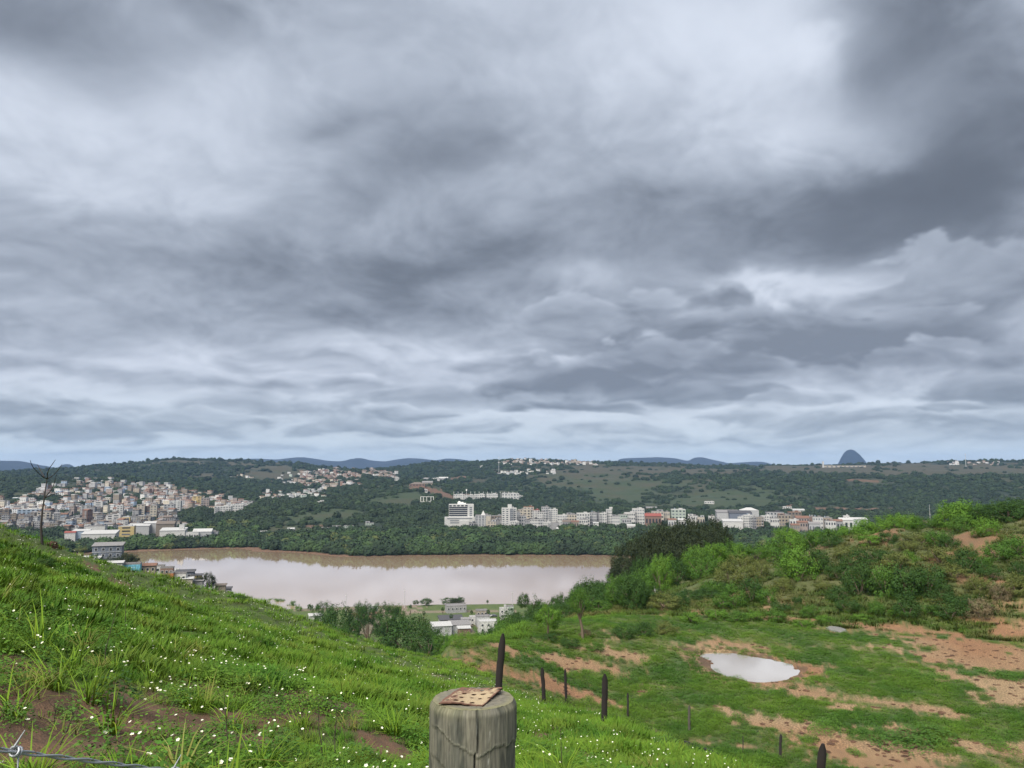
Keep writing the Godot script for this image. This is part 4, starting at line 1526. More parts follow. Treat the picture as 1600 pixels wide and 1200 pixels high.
func scatter_far() -> void:
	# the wood along the far bank and the trees over the hills beyond
	var g := RandomNumberGenerator.new()
	g.seed = 53
	var sets := []
	for k in lumps.size() * 2:
		sets.append([[], []])
	for k in 15000:
		var a := g.randf_range(-0.66, 0.62)
		var r := (952.0 if a > -0.31 else 1088.0) + 222.0 * pow(g.randf(), 1.3)
		var x := sin(a) * r
		var z := -cos(a) * r
		var h := land_at(x, z)
		if h < 1.2 or taken.has(Vector2i(int(floor(x / 18.0)), int(floor(z / 18.0)))):
			continue
		var wide := g.randf_range(2.8, 6.0) if g.randf() < 0.6 else g.randf_range(5.0, 8.0)
		var n := noise_a.get_noise_2d(x * 0.012, z * 0.012)
		var c := Color(0.016, 0.036, 0.014).lerp(Color(0.040, 0.078, 0.020), clampf(0.35 + 1.2 * n + g.randf_range(-0.45, 0.45), 0.0, 1.0)) * g.randf_range(0.65, 1.35)
		if g.randf() < 0.06:
			c = Color(0.075, 0.095, 0.026)
		var i := g.randi() % lumps.size()
		sets[i][0].append(turned(Vector3(x, h - 1.0, z), g.randf() * TAU, Vector3(wide, wide * g.randf_range(0.6, 1.15), wide)))
		sets[i][1].append(c)
	for k in 60000:
		var a := g.randf_range(-0.67, 0.67)
		var r := exp(g.randf_range(log(1180.0), log(4400.0)))
		var x := sin(a) * r
		var z := -cos(a) * r
		var built := taken.has(Vector2i(int(floor(x / 18.0)), int(floor(z / 18.0))))
		if built and g.randf() > 0.10:
			continue
		var b := bare_at(x, z) + 0.9 * noise_a.get_noise_2d(x * 0.006, z * 0.006) + 0.35 * noise_b.get_noise_2d(x * 0.02, z * 0.02)
		if b > -0.02 and g.randf() > 0.05 or b > 0.5:
			continue
		var wide := g.randf_range(3.0, 7.6) * (1.0 if r < 2500 else 1.25) * (0.55 if built else 1.0)
		var c := Color(0.013, 0.030, 0.014).lerp(Color(0.028, 0.050, 0.018), g.randf()) * g.randf_range(0.7, 1.3)
		var i := lumps.size() + g.randi() % lumps.size()
		sets[i][0].append(turned(ground(x, z, -wide * 0.35), g.randf() * TAU, Vector3(wide, wide * (g.randf_range(0.5, 0.95) if g.randf() < 0.93 else 1.2), wide)))
		sets[i][1].append(c)
	for k in sets.size():
		var o := stuff("riverbank_forest" if k < lumps.size() else "hillside_forest", lumps[k % lumps.size()], mats.far_leaves, sets[k][0], sets[k][1])
		tell(o, "dense dark wood along the far bank of the river" if k < lumps.size() else "dark woods and thickets over the hills beyond the river", "forest", "woods beyond the river")


# ============================ the town =======================================================
const WALLS := {
	"white": Color(0.72, 0.72, 0.70), "cream": Color(0.62, 0.565, 0.47), "grey": Color(0.40, 0.40, 0.41), "pale grey": Color(0.55, 0.56, 0.57), "brown": Color(0.26, 0.22, 0.18),
	"brick red": Color(0.29, 0.19, 0.15), "pink": Color(0.43, 0.355, 0.32), "yellow": Color(0.66, 0.52, 0.24), "blue": Color(0.40, 0.50, 0.62), "tan": Color(0.40, 0.345, 0.275), "orange": Color(0.60, 0.24, 0.10), "pale green": Color(0.52, 0.60, 0.53), "blue-grey": Color(0.20, 0.23, 0.29), "teal": Color(0.16, 0.42, 0.48), "turquoise": Color(0.18, 0.52, 0.68),
}
const ROOFS := {"grey": Color(0.32, 0.31, 0.31), "white": Color(0.66, 0.66, 0.65), "dark": Color(0.10, 0.10, 0.11), "tile": Color(0.27, 0.145, 0.10), "red": Color(0.36, 0.10, 0.08), "brown": Color(0.22, 0.18, 0.15)}


func make_town_materials() -> void:
	for k in WALLS:
		grained(mat("wall " + k, WALLS[k], 0.85), mats.grain, 0.09)
	for k in ROOFS:
		grained(mat("roof " + k, ROOFS[k], 0.8), mats.grain, 0.12)
	mat("window_dark", Color(0.035, 0.04, 0.05), 0.25)
	mat("window_grey", Color(0.12, 0.13, 0.15), 0.3)
	mat("slab_white", Color(0.70, 0.70, 0.68), 0.8)
	mat("metal", Color(0.42, 0.43, 0.44), 0.5)


func claim(at: Vector3, wide: float) -> void:
	var n := int(ceil(wide / 18.0))
	for i in range(-n, n + 1):
		for j in range(-n, n + 1):
			var p := at + Vector3(i, 0, j) * 12.0
			if absf(i * 12.0) <= wide * 0.6 + 5.0 and absf(j * 12.0) <= wide * 0.6 + 8.0:
				taken[Vector2i(int(floor(p.x / 18.0)), int(floor(p.z / 18.0)))] = true


# One building. Its front looks along +z of its own axes, towards the river.
func building(called: String, at: Vector3, wide: float, deep: float, high: float, turn: float, wall: String, roof: String, style: String, storeys: int, bays: int, sunk := 5.0) -> Node3D:
	var o := thing(called, at, turn)
	claim(at, maxf(wide, deep))
	var s := Shape.new()
	s.box(Vector3(0, -sunk, 0), Vector3(wide, high + sunk, deep))
	put("wall", s.mesh(), mats["wall " + wall], o)
	var t := Shape.new()
	match style:
		"flat":
			t.box(Vector3(0, high - 0.12, 0), Vector3(wide - 0.5, 0.16, deep - 0.5))
			for k in [[0, deep * 0.5 - 0.1, wide + 0.1, 0.22], [0, -deep * 0.5 + 0.1, wide + 0.1, 0.22]]:
				t.box(Vector3(k[0], high - 0.05, k[1]), Vector3(k[2], 0.6, k[3]))
			for k in [-1, 1]:
				t.box(Vector3(k * (wide * 0.5 - 0.1), high - 0.05, 0), Vector3(0.22, 0.6, deep - 0.24))
			if high > 8.0:
				t.box(Vector3(wide * 0.18, high + 0.04, -deep * 0.1), Vector3(wide * 0.26, 2.2, deep * 0.3))
		"gable", "shed":
			var x := wide * 0.5 + 0.5
			var z := deep * 0.5 + 0.6
			var up := deep * 0.22 if style == "gable" else deep * 0.12
			var ridge := 0.0 if style == "gable" else -z
			var a := Vector3(-x, high, z)
			var b := Vector3(x, high, z)
			var c := Vector3(x, high + up, ridge)
			var d := Vector3(-x, high + up, ridge)
			t.quad(a, d, c, b)
			if style == "gable":
				var e := Vector3(x, high, -z)
				var f := Vector3(-x, high, -z)
				t.quad(e, c, d, f)
				t.tri(b, c, e)
				t.tri(a, f, d)
				t.quad(a, b, e, f)
			else:
				var e := Vector3(x, high, -z)
				var f := Vector3(-x, high, -z)
				t.quad(e, c, d, f)
				t.tri(b, c, e)
				t.tri(a, f, d)
				t.quad(a, b, e, f)
		"hip":
			var x := wide * 0.5 + 0.5
			var z := deep * 0.5 + 0.5
			var up := minf(wide, deep) * 0.2
			var in_x := maxf(x - z, 0.3)
			var a := Vector3(-x, high, z)
			var b := Vector3(x, high, z)
			var e := Vector3(x, high, -z)
			var f := Vector3(-x, high, -z)
			var c := Vector3(in_x, high + up, 0)
			var d := Vector3(-in_x, high + up, 0)
			t.quad(a, d, c, b)
			t.quad(e, c, d, f)
			t.tri(b, c, e)
			t.tri(f, d, a)
			t.quad(a, b, e, f)
	put("roof", t.mesh(), mats["roof " + roof], o)
	if style == "flat" and storeys > 0:
		if rng.randf() < 0.45:
			# a water tank on its stand
			var k := Shape.new()
			var x := wide * rng.randf_range(-0.32, 0.32)
			k.box(Vector3(x, high, -deep * 0.15), Vector3(1.2, 1.3, 1.2))
			put("tank_stand", k.mesh(), mats["wall pale grey"], o)
			k = Shape.new()
			k.tube([Vector3(x, high + 1.3, -deep * 0.15), Vector3(x, high + 2.7, -deep * 0.15)], [0.85, 0.75], 8)
			put("water_tank", k.mesh(), mats["wall blue"] if rng.randf() < 0.6 else mats["wall grey"], o)
		if rng.randf() < 0.35 and storeys < 4:
			# a half-built upper floor
			var k := Shape.new()
			var sx := -1.0 if rng.randf() < 0.5 else 1.0
			k.box(Vector3(sx * wide * 0.22, high + 0.05, -deep * 0.08), Vector3(wide * 0.5, 2.6, deep * 0.7))
			put("upper_floor", k.mesh(), mats["wall " + ["brick red", "grey", "pale grey", wall][rng.randi() % 4]], o)
			k = Shape.new()
			k.box(Vector3(sx * wide * 0.22, high + 0.9, deep * 0.27), Vector3(wide * 0.2, 1.2, 0.3))
			put("window", k.mesh(), mats.window_dark, o)
	if storeys >= 4 and bays >= 3:
		# balconies, one above another
		var k := Shape.new()
		var bx := wide * (-0.3 if rng.randf() < 0.5 else 0.28)
		for n in range(1, storeys):
			k.box(Vector3(bx, high / storeys * n - 0.1, deep * 0.5 + 0.6), Vector3(wide * 0.28, 0.18, 1.2))
			k.box(Vector3(bx, high / storeys * n + 0.08, deep * 0.5 + 1.15), Vector3(wide * 0.28, 0.9, 0.1))
		put("balcony_stack", k.mesh(), mats["wall pale grey"], o).set_meta("kind", "stuff")
	if storeys > 0 and bays > 0:
		var each := high / storeys
		for k in storeys:
			var w := Shape.new()
			var y := each * (k + 0.34)
			for i in bays:
				var x := wide * ((i + 0.5) / bays - 0.5)
				w.box(Vector3(x, y, deep * 0.5), Vector3(wide / bays * 0.52, each * 0.42, 0.24))
			var side := maxi(1, int(deep / wide * bays * 0.8))
			for i in side:
				var z := deep * ((i + 0.5) / side - 0.5)
				for sx in [-1, 1]:
					w.box(Vector3(sx * wide * 0.5, y, z), Vector3(0.24, each * 0.42, deep / side * 0.45))
			put("window_row", w.mesh(), mats.window_dark if rng.randf() < 0.6 else mats.window_grey, o).set_meta("kind", "stuff")
	return o


func storey_words(n: int) -> String:
	return ["low", "one-storey", "two-storey", "three-storey", "four-storey", "five-storey", "six-storey", "seven-storey", "eight-storey"][mini(n, 8)]


# A building given by what the view shows: its left and right edge, its top row, how far away it stands
func block(x0: float, x1: float, top: float, r: float, wall: String, roof := "grey", style := "flat", storeys := 0, bays := 0, deep_share := 0.8, called := "building") -> Node3D:
	var p := along((x0 + x1) * 0.5, top, r)
	var at := ground(p.x, p.z)
	var high := maxf(p.y - at.y, 3.0)
	var most := storeys * 3.6 + 3.5 if storeys > 0 else 11.0
	if high > most and r > 1400.0:
		at = seen((x0 + x1) * 0.5, top + (most - 2.0) * F / r, 1150.0)
		r = Vector2(at.x, at.z).length()
		high = most - 2.0
	var wide := (x1 - x0) * r / F
	var o := building(called, at, wide, clampf(wide * deep_share, 4.0, 26.0), high, atan2(p.x, -p.z) * -0.6, wall, roof, style, storeys, bays)
	return o


func centre_town() -> void:
	# --- the dark-banded tower with its white frame and podium
	var p := along(721, 788, 1262)
	var g := ground(p.x, p.z)
	var o := thing("apartment_tower", g, 0.10)
	claim(g, 48.0)
	var high := p.y - g.y
	var wide := 38.0 * 1262.0 / F
	var s := Shape.new()
	s.box(Vector3(0, -4, -9), Vector3(wide, high + 4, 18))
	put("wall", s.mesh(), mats["wall white"], o)
	for k in 9:
		var b := Shape.new()
		b.box(Vector3(-wide * 0.125, high - 6.2 - k * 3.05, 0.0), Vector3(wide * 0.74, 2.1, 0.5))
		put("window_band", b.mesh(), mats.window_dark, o)
		var w := Shape.new()
		w.box(Vector3(wide * 0.38, high - 5.8 - k * 3.05, 0.0), Vector3(wide * 0.10, 1.7, 0.5))
		put("window", w.mesh(), mats.window_grey, o)
	for k in 5:
		var b := Shape.new()
		b.box(Vector3(wide * (-0.44 + k * 0.16), high - 3.2, 0.0), Vector3(wide * 0.10, 2.0, 0.5))
		put("window", b.mesh(), mats.window_dark, o)
	var r := Shape.new()
	r.box(Vector3(-wide * 0.03, high, -9), Vector3(wide * 0.24, 3.2, 6))
	r.box(Vector3(-wide * 0.08, high + 3.2, -9), Vector3(wide * 0.08, 1.6, 3))
	r.box(Vector3(wide * 0.12, high, -8), Vector3(wide * 0.14, 1.8, 5))
	put("rooftop_plant_room", r.mesh(), mats.slab_white, o)
	var d := Shape.new()
	d.box(Vector3(-3, -4, 6.5), Vector3(wide + 8, high * 0.44 + 4, 13))
	put("podium", d.mesh(), mats["wall white"], o)
	for k in 3:
		var b := Shape.new()
		b.box(Vector3(-6 if k else -3, high * 0.44 - 3.0 - k * 3.2, 13.0), Vector3(wide * (1.0 if k == 0 else 0.62), 1.3, 0.5))
		put("window_band", b.mesh(), mats.window_grey, o)
	var e := Shape.new()
	e.box(Vector3(4, -4, 16.5), Vector3(wide * 0.40, high * 0.30 + 4, 7))
	put("entrance_block", e.mesh(), mats["wall white"], o)
	tell(o, "tall white riverside tower with nine dark horizontal window bands on a podium", "apartment building")
	# --- the grey block with a pointed roof
	o = block(743, 767, 805, 1240, "pale grey", "grey", "flat", 8, 5, 0.7, "apartment_building")
	s = Shape.new()
	var hh := along(755, 805, 1240).y - o.position.y
	for k in 4:
		var a := TAU * k / 4.0 + PI / 4
		var b := a + TAU / 4.0
		s.tri(Vector3(0, hh + 7.5, 0), Vector3(cos(b) * 5, hh, sin(b) * 5), Vector3(cos(a) * 5, hh, sin(a) * 5))
	put("pointed_roof", s.mesh(), mats["wall white"], o)
	s = Shape.new()
	s.box(Vector3(8.0, -4, 8.8), Vector3(7.0, hh + 3.0, 2.5))
	put("stair_shaft", s.mesh(), mats["wall cream"], o)
	tell(o, "grey eight-storey block with a small pointed roof beside the banded tower", "apartment building")
	# --- the tall pale tower with a dark strip
	o = block(784, 807, 794, 1255, "white", "white", "flat", 9, 4, 0.7, "apartment_tower")
	hh = along(795, 794, 1255).y - o.position.y
	s = Shape.new()
	s.box(Vector3(4.0, -4, 8.5), Vector3(4.6, hh + 3.6, 0.9))
	put("dark_strip", s.mesh(), mats.window_grey, o)
	s = Shape.new()
	s.box(Vector3(1.0, hh, 0), Vector3(6.5, 6.0, 6.5))
	put("rooftop_tank_room", s.mesh(), mats["wall white"], o)
	tell(o, "slender white tower with a dark vertical strip and a rooftop box", "apartment building")
	var list := [
		# left edge, right edge, top, distance, wall, roof, style, storeys, bays, words
		[762, 775, 815, 1215, "cream", "grey", "flat", 3, 3, "small cream block in front of the pointed-roof building"],
		[733, 744, 817, 1225, "grey", "dark", "flat", 2, 3, "dark grey annexe between the banded tower and the pointed-roof block"],
		[768, 786, 806, 1290, "brown", "grey", "flat", 3, 4, "brown block behind the small cream one"],
		[774, 790, 812, 1265, "grey", "dark", "flat", 3, 4, "grey block left of the slender white tower"],
		[797, 811, 815, 1225, "white", "white", "flat", 5, 4, "bright white five-storey block at the foot of the slender tower"],
		[806, 813, 801, 1275, "pale grey", "grey", "flat", 6, 2, "narrow pale block against the slender tower"],
		[809, 820, 796, 1300, "cream", "tan", "flat", 5, 3, "cream block right of the slender tower"],
		[818, 834, 792, 1300, "cream", "tile", "flat", 6, 3, "taller cream block with a brown balcony recess"],
		[811, 822, 806, 1270, "pale grey", "grey", "flat", 3, 3, "low pale block in front of the cream pair"],
		[820, 832, 812, 1245, "grey", "dark", "flat", 2, 4, "grey block with a dark flat roof below the cream pair"],
		[832, 843, 797, 1290, "white", "red", "flat", 7, 3, "white block with red-brown floor bands"],
		[840, 852, 800, 1275, "white", "grey", "flat", 5, 4, "white block right of the red-banded one"],
		[846, 858, 792, 1310, "pale grey", "grey", "flat", 6, 4, "pale grey block standing highest behind the white row"],
		[857, 871, 796, 1270, "white", "white", "flat", 8, 4, "stepped white tower in the middle of the strip"],
		[828, 842, 811, 1240, "white", "dark", "flat", 3, 6, "white hall with a dark roof edge and tall windows"],
		[842, 850, 811, 1235, "pale grey", "grey", "flat", 3, 3, "pale block beside the white hall"],
		[848, 861, 816, 1215, "white", "white", "flat", 4, 5, "bright white block with small windows nearest the wood"],
		[861, 874, 817, 1216, "grey", "grey", "flat", 0, 0, "plain blue-grey wall block beside the bright white block"],
		[871, 886, 805, 1250, "white", "white", "flat", 4, 4, "white block right of the stepped tower"],
		[885, 901, 804, 1290, "cream", "grey", "flat", 3, 4, "cream block behind the white row"],
		[879, 894, 815, 1240, "grey", "brown", "gable", 1, 4, "low brown-roofed house beside the bank wood"],
		[893, 904, 815, 1235, "tan", "tile", "gable", 1, 3, "low tan house with a tile roof"],
		[901, 921, 802, 1270, "white", "white", "flat", 4, 5, "wide white block with a raised left corner"],
		[905, 918, 812, 1240, "white", "grey", "flat", 2, 4, "low white block in front of the wide white one"],
		[921, 932, 801, 1290, "pale grey", "grey", "flat", 4, 4, "grey block left of the stepped white building"],
		[930, 938, 801, 1295, "grey", "dark", "flat", 4, 3, "dark grey block behind the stepped white building"],
		[937, 948, 802, 1265, "white", "white", "flat", 5, 3, "stepped white building below the water tower"],
		[947, 956, 796, 1270, "white", "white", "flat", 6, 3, "taller half of the stepped white building"],
		[956, 968, 807, 1255, "white", "grey", "flat", 3, 4, "white block right of the water tower"],
		[966, 980, 804, 1285, "pale green", "grey", "flat", 3, 4, "pale green block behind the trees"],
		[976, 992, 801, 1290, "white", "white", "flat", 3, 5, "broad white block left of the terraced one"],
		[988, 1006, 795, 1300, "white", "white", "flat", 5, 5, "terraced white building with stacked floors"],
		[972, 986, 811, 1250, "pale grey", "grey", "flat", 2, 4, "low grey block with a dark window"],
		[1004, 1016, 803, 1310, "white", "grey", "flat", 3, 4, "white block right of the terraced building"],
		[1008, 1032, 806, 1270, "brick red", "red", "gable", 1, 5, "long building with a red roof"],
		[1018, 1036, 799, 1330, "cream", "grey", "flat", 3, 4, "cream block above the red roof"],
		[1034, 1046, 800, 1340, "cream", "tan", "flat", 2, 4, "cream block right of the red roof"],
		[1010, 1026, 793, 1480, "tan", "tan", "shed", 0, 0, "long tan shed at the hill's foot"],
		[1049, 1070, 796, 1400, "pale green", "white", "flat", 3, 4, "pale mint building with a raised left end"],
		[1101, 1115, 783, 1560, "white", "white", "flat", 1, 4, "lone white house on the green knoll"],
		[1075, 1090, 806, 1300, "white", "grey", "flat", 2, 4, "white house above the dark grove"],
		[1060, 1072, 812, 1260, "white", "white", "gable", 1, 3, "small white house above the dark grove"],
		[1090, 1100, 808, 1290, "cream", "grey", "flat", 1, 3, "small cream house above the dark grove"],
		[1044, 1056, 812, 1250, "white", "tile", "gable", 1, 3, "white house with a tile roof above the dark grove"],
		[1107, 1116, 806, 1310, "white", "grey", "flat", 1, 3, "low white house right of the dark grove"],
		[927, 935, 817, 1190, "white", "white", "gable", 0, 0, "tiny white chapel among the trees"],
		[980, 992, 821, 1180, "white", "white", "gable", 1, 2, "white villa among the trees of the bank"],
		[870, 882, 826, 1165, "white", "white", "gable", 0, 0, "low white roof just above the bank wood"],
		# right-hand cluster
		[1120, 1152, 800, 1300, "pale grey", "grey", "shed", 0, 0, "long pale industrial shed on the right"],
		[1140, 1172, 801, 1285, "blue-grey", "dark", "shed", 0, 0, "dark-roofed industrial shed in the right-hand cluster"],
		[1157, 1183, 797, 1340, "pale grey", "white", "hip", 0, 0, "large pale hall with a low hip roof"],
		[1153, 1163, 808, 1215, "white", "white", "flat", 5, 3, "white block left of the tall white one"],
		[1162, 1174, 805, 1212, "white", "white", "flat", 7, 4, "tall white block standing forward on the right"],
		[1174, 1181, 808, 1225, "grey", "grey", "flat", 5, 2, "grey side block of the tall white one"],
		[1130, 1158, 814, 1195, "white", "white", "shed", 0, 0, "long white shed roof in front"],
		[1181, 1192, 808, 1260, "tan", "grey", "flat", 4, 3, "tan block right of the grey side block"],
		[1190, 1204, 806, 1300, "white", "white", "flat", 4, 4, "white block in the right-hand cluster"],
		[1198, 1222, 800, 1350, "pale grey", "dark", "flat", 3, 5, "wide block with a dark glass front"],
		[1204, 1216, 810, 1250, "white", "grey", "flat", 2, 4, "low white block below the glass front"],
		[1216, 1234, 805, 1300, "tan", "tan", "flat", 3, 4, "tan block right of the glass front"],
		[1224, 1236, 791, 1480, "white", "white", "flat", 2, 4, "white block standing alone above the cluster"],
		[1240, 1256, 796, 1420, "white", "white", "shed", 0, 0, "white barrel-roofed shed above the cluster"],
		[1232, 1250, 800, 1360, "brown", "tile", "flat", 3, 4, "brown block with a tile roof"],
		[1234, 1246, 812, 1230, "white", "white", "flat", 2, 3, "small white corner house in the right cluster"],
		[1244, 1262, 809, 1250, "pink", "tile", "gable", 3, 5, "pinkish block with a tile roof"],
		[1236, 1248, 820, 1190, "tan", "tile", "gable", 2, 4, "tan house with a tile roof nearest the green crest"],
		[1246, 1260, 816, 1205, "pink", "tile", "gable", 2, 4, "salmon house with a tile roof"],
		[1262, 1272, 807, 1270, "brick red", "grey", "flat", 4, 2, "narrow red-brown block in the right-hand cluster"],
		[1270, 1284, 808, 1265, "white", "grey", "flat", 3, 4, "white block right of the narrow red one"],
		[1264, 1280, 818, 1210, "pale grey", "grey", "gable", 1, 4, "grey roofed house at the cluster's front"],
		[1282, 1298, 809, 1275, "tan", "grey", "flat", 2, 4, "long tan row house at the right end"],
		[1290, 1304, 814, 1235, "white", "grey", "flat", 2, 4, "white house near the right crest"],
		[1298, 1314, 814, 1240, "grey", "tile", "gable", 1, 4, "grey house near the right crest"],
		[1312, 1330, 812, 1260, "white", "white", "gable", 1, 3, "white house just over the green crest"],
		[1318, 1326, 806, 1300, "white", "white", "flat", 2, 2, "little white tower house at the right end"],
		[1330, 1352, 811, 1290, "pale green", "white", "shed", 0, 0, "pale shed at the far right end of the cluster"],
	]
	for k in list:
		var b := block(k[0], k[1], k[2], k[3], k[4], k[5] if ROOFS.has(k[5]) else "grey", k[6], k[7], k[8], 0.75, "house" if k[7] <= 2 and k[7] > 0 else ("warehouse" if k[7] == 0 else "apartment_building"))
		tell(b, k[9], "house" if k[7] <= 2 and k[7] > 0 else ("shed" if k[7] == 0 else "building"), "buildings along the river flat", k[0])
	# the water tower on the stepped building
	p = along(954.5, 793, 1272)
	g = along(954.5, 800, 1272)
	o = thing("water_tower", g)
	s = Shape.new()
	s.box(Vector3(0, -3, 0), Vector3(2.4, 8.2, 2.4))
	put("shaft", s.mesh(), mats["wall white"], o)
	s = Shape.new()
	s.box(Vector3(0, 5.2, 0), Vector3(5.0, 2.6, 4.0))
	put("tank", s.mesh(), mats["wall white"], o)
	tell(o, "white water tower with a wide head on the stepped white building", "water tower")


func terraces() -> void:
	# the long white terrace on the hill behind the tower, with its row of slim tank posts
	for k in [[709, 726, 773], [724, 742, 774], [741, 758, 773], [760, 778, 772], [784, 811, 771.5], [800, 817, 775]]:
		var q := seen((k[0] + k[1]) * 0.5, 780.0, 1300.0)
		var far := Vector2(q.x, q.z).length()
		var o := building("terraced_house", q, (k[1] - k[0]) * far / F, 9.0, (780.0 - k[2]) * far / F, 0.0, "white", "white", "flat", 2, 6)
		tell(o, "white flat-roofed terrace on the hillside above the banded tower", "house", "white terraces above the tower", k[0])
	for k in 16:
		var px := 709.0 + k * 6.6
		var g := seen(px, 781.5, 1300.0)
		var p := along(px, 769.5 if k != 3 else 767.0, Vector2(g.x, g.z).length())
		var o := thing("tank_post", g)
		var s := Shape.new()
		s.box(Vector3(0, -2, 0), Vector3(0.55, p.y - g.y + 2, 0.55))
		put("post", s.mesh(), mats.slab_white, o)
		s = Shape.new()
		s.box(Vector3(0, p.y - g.y, 0), Vector3(1.3, 1.6, 1.3) if k != 3 else Vector3(3.0, 4.5, 3.0))
		put("tank", s.mesh(), mats.slab_white, o)
		tell(o, "slim white tank post rising over the white terraces", "post", "tank posts of the white terraces", px)
	# white frame on the slope, and the works above it
	var p := along(667.5, 781, 1720)
	var g := ground(p.x, p.z)
	var o := thing("steel_frame", g)
	for k in 5:
		var s := Shape.new()
		s.box(Vector3([-14.0, -8.0, -1.0, 8.0, 13.5][k], -2, 0), Vector3(0.9, 14.5, 0.9))
		put("post", s.mesh(), mats.slab_white, o)
	for k in 2:
		var s := Shape.new()
		s.box(Vector3(0, [1.0, 11.6][k], 0), Vector3(28.0, 0.8, 0.7))
		put("rail", s.mesh(), mats.slab_white, o)
	tell(o, "open pale frame of posts and rails standing on the green slope", "frame")
	var list := [
		[640, 664, 757, 2010, "brick red", "tan", "hip", 1, 5, "tan-roofed brick hall on the red earth terrace"],
		[660, 668, 765, 1960, "white", "white", "flat", 1, 2, "small white shed below the brick hall"],
		[658, 676, 748, 2270, "white", "grey", "hip", 1, 4, "white house with a grey hip roof above the works"],
		[674, 688, 747, 2280, "white", "white", "flat", 2, 4, "white two-storey house on the ridge above the works"],
		[686, 700, 747, 2290, "pale grey", "white", "gable", 1, 4, "pale house at the right of the ridge above the works"],
		[660, 676, 754, 2180, "tan", "grey", "gable", 1, 4, "tan house half-way up above the works"],
		[750, 754.5, 728, 3150, "white", "white", "flat", 2, 2, "solitary white house high on the dark ridge"],
		[617, 623.5, 747.5, 2600, "white", "white", "flat", 3, 2, "solitary white house right of the hilltop suburb"],
		[496, 506, 784, 1640, "white", "white", "flat", 1, 4, "white building with a corner turret on the green hill"],
		[338, 361, 791, 1560, "white", "white", "flat", 4, 6, "large white stepped building at the right edge of the town"],
		[365, 380, 789, 1590, "white", "white", "flat", 3, 4, "white stepped building beside the large one"],
		[387, 402, 785, 1640, "white", "dark", "flat", 2, 5, "white building with a dark roof line at the town's right edge"],
		[450, 460, 826, 1230, "white", "white", "gable", 0, 0, "white roof at the left of the river flat"],
		[470, 484, 829, 1210, "white", "white", "shed", 0, 0, "long white roof by the red field"],
		[498, 520, 825.5, 1240, "tan", "grey", "flat", 1, 8, "row of low tan sheds on the river flat"],
		[520, 532, 824, 1250, "tan", "grey", "gable", 1, 4, "low tan house in the row on the river flat"],
		[538, 552, 822, 1260, "pale green", "grey", "flat", 1, 5, "low pale green building on the river flat"],
		[558, 565, 826, 1220, "white", "white", "gable", 0, 0, "small white roof right of the pale green building"],
		[571, 584, 819.5, 1290, "pale green", "grey", "flat", 1, 5, "grey-green low building near the trees"],
		[408, 419, 831, 1190, "white", "white", "gable", 0, 0, "white boat shed roof among the bank trees"],
	]
	for k in list:
		var b := block(k[0], k[1], k[2], k[3], k[4], k[5] if ROOFS.has(k[5]) else "brown", k[6], k[7], k[8], 0.7, "house" if k[7] > 0 else "shed")
		tell(b, k[9], "house" if k[7] > 0 else "shed", "buildings scattered over the far slopes", k[0])
	# masts and the long wall on the skyline
	for k in [[779.5, 712, 3050, 0.9, "thin lattice mast on the skyline left of the ridge town"], [1508, 708, 3900, 1.2, "tall thin mast right skyline"], [1452, 788, 700, 0.24, "pale pole standing beyond the right crest"], [541, 928, 560, 0.22, "thin lamp pole on the left of the river bank"], [632.5, 920, 575, 0.22, "thin lamp pole on the middle of the river bank"], [800.5, 923, 560, 0.22, "thin lamp pole on the right of the river bank"], [927, 897, 230, 0.12, "thin pole above the gully wood"]]:
		var q := along(k[0], k[1], k[2])
		var f := ground(q.x, q.z)
		var m := thing("mast", f)
		var t := Shape.new()
		t.tube([Vector3(0, -3, 0), Vector3(0, (q.y - f.y) * 0.6, 0), Vector3(0, q.y - f.y, 0)], [k[3], k[3] * 0.8, k[3] * 0.4], 6)
		put("pole", t.mesh(), mats.metal, m)
		t = Shape.new()
		t.box(Vector3(0, (q.y - f.y) * 0.9, 0), Vector3(k[3] * 5.0, k[3], k[3]))
		put("crossarm", t.mesh(), mats.metal, m)
		tell(m, k[4], "mast", "", k[0])
	p = along(1320, 729, 3900)
	g = ground(p.x, p.z)
	o = thing("walled_compound", g)
	var w := Shape.new()
	w.box(Vector3(0, -6, 0), Vector3(190, 14, 6))
	put("wall", w.mesh(), mats["wall cream"], o)
	w = Shape.new()
	w.box(Vector3(-100, -6, 4), Vector3(6, 33, 6))
	put("tower", w.mesh(), mats["wall white"], o)
	for k in 9:
		w = Shape.new()
		w.box(Vector3(-80 + k * 20, 1, 3.2), Vector3(8, 5, 0.8))
		put("window", w.mesh(), mats.window_grey, o)
	tell(o, "long cream wall with a slim white tower on the skyline under the dome mountain", "compound")


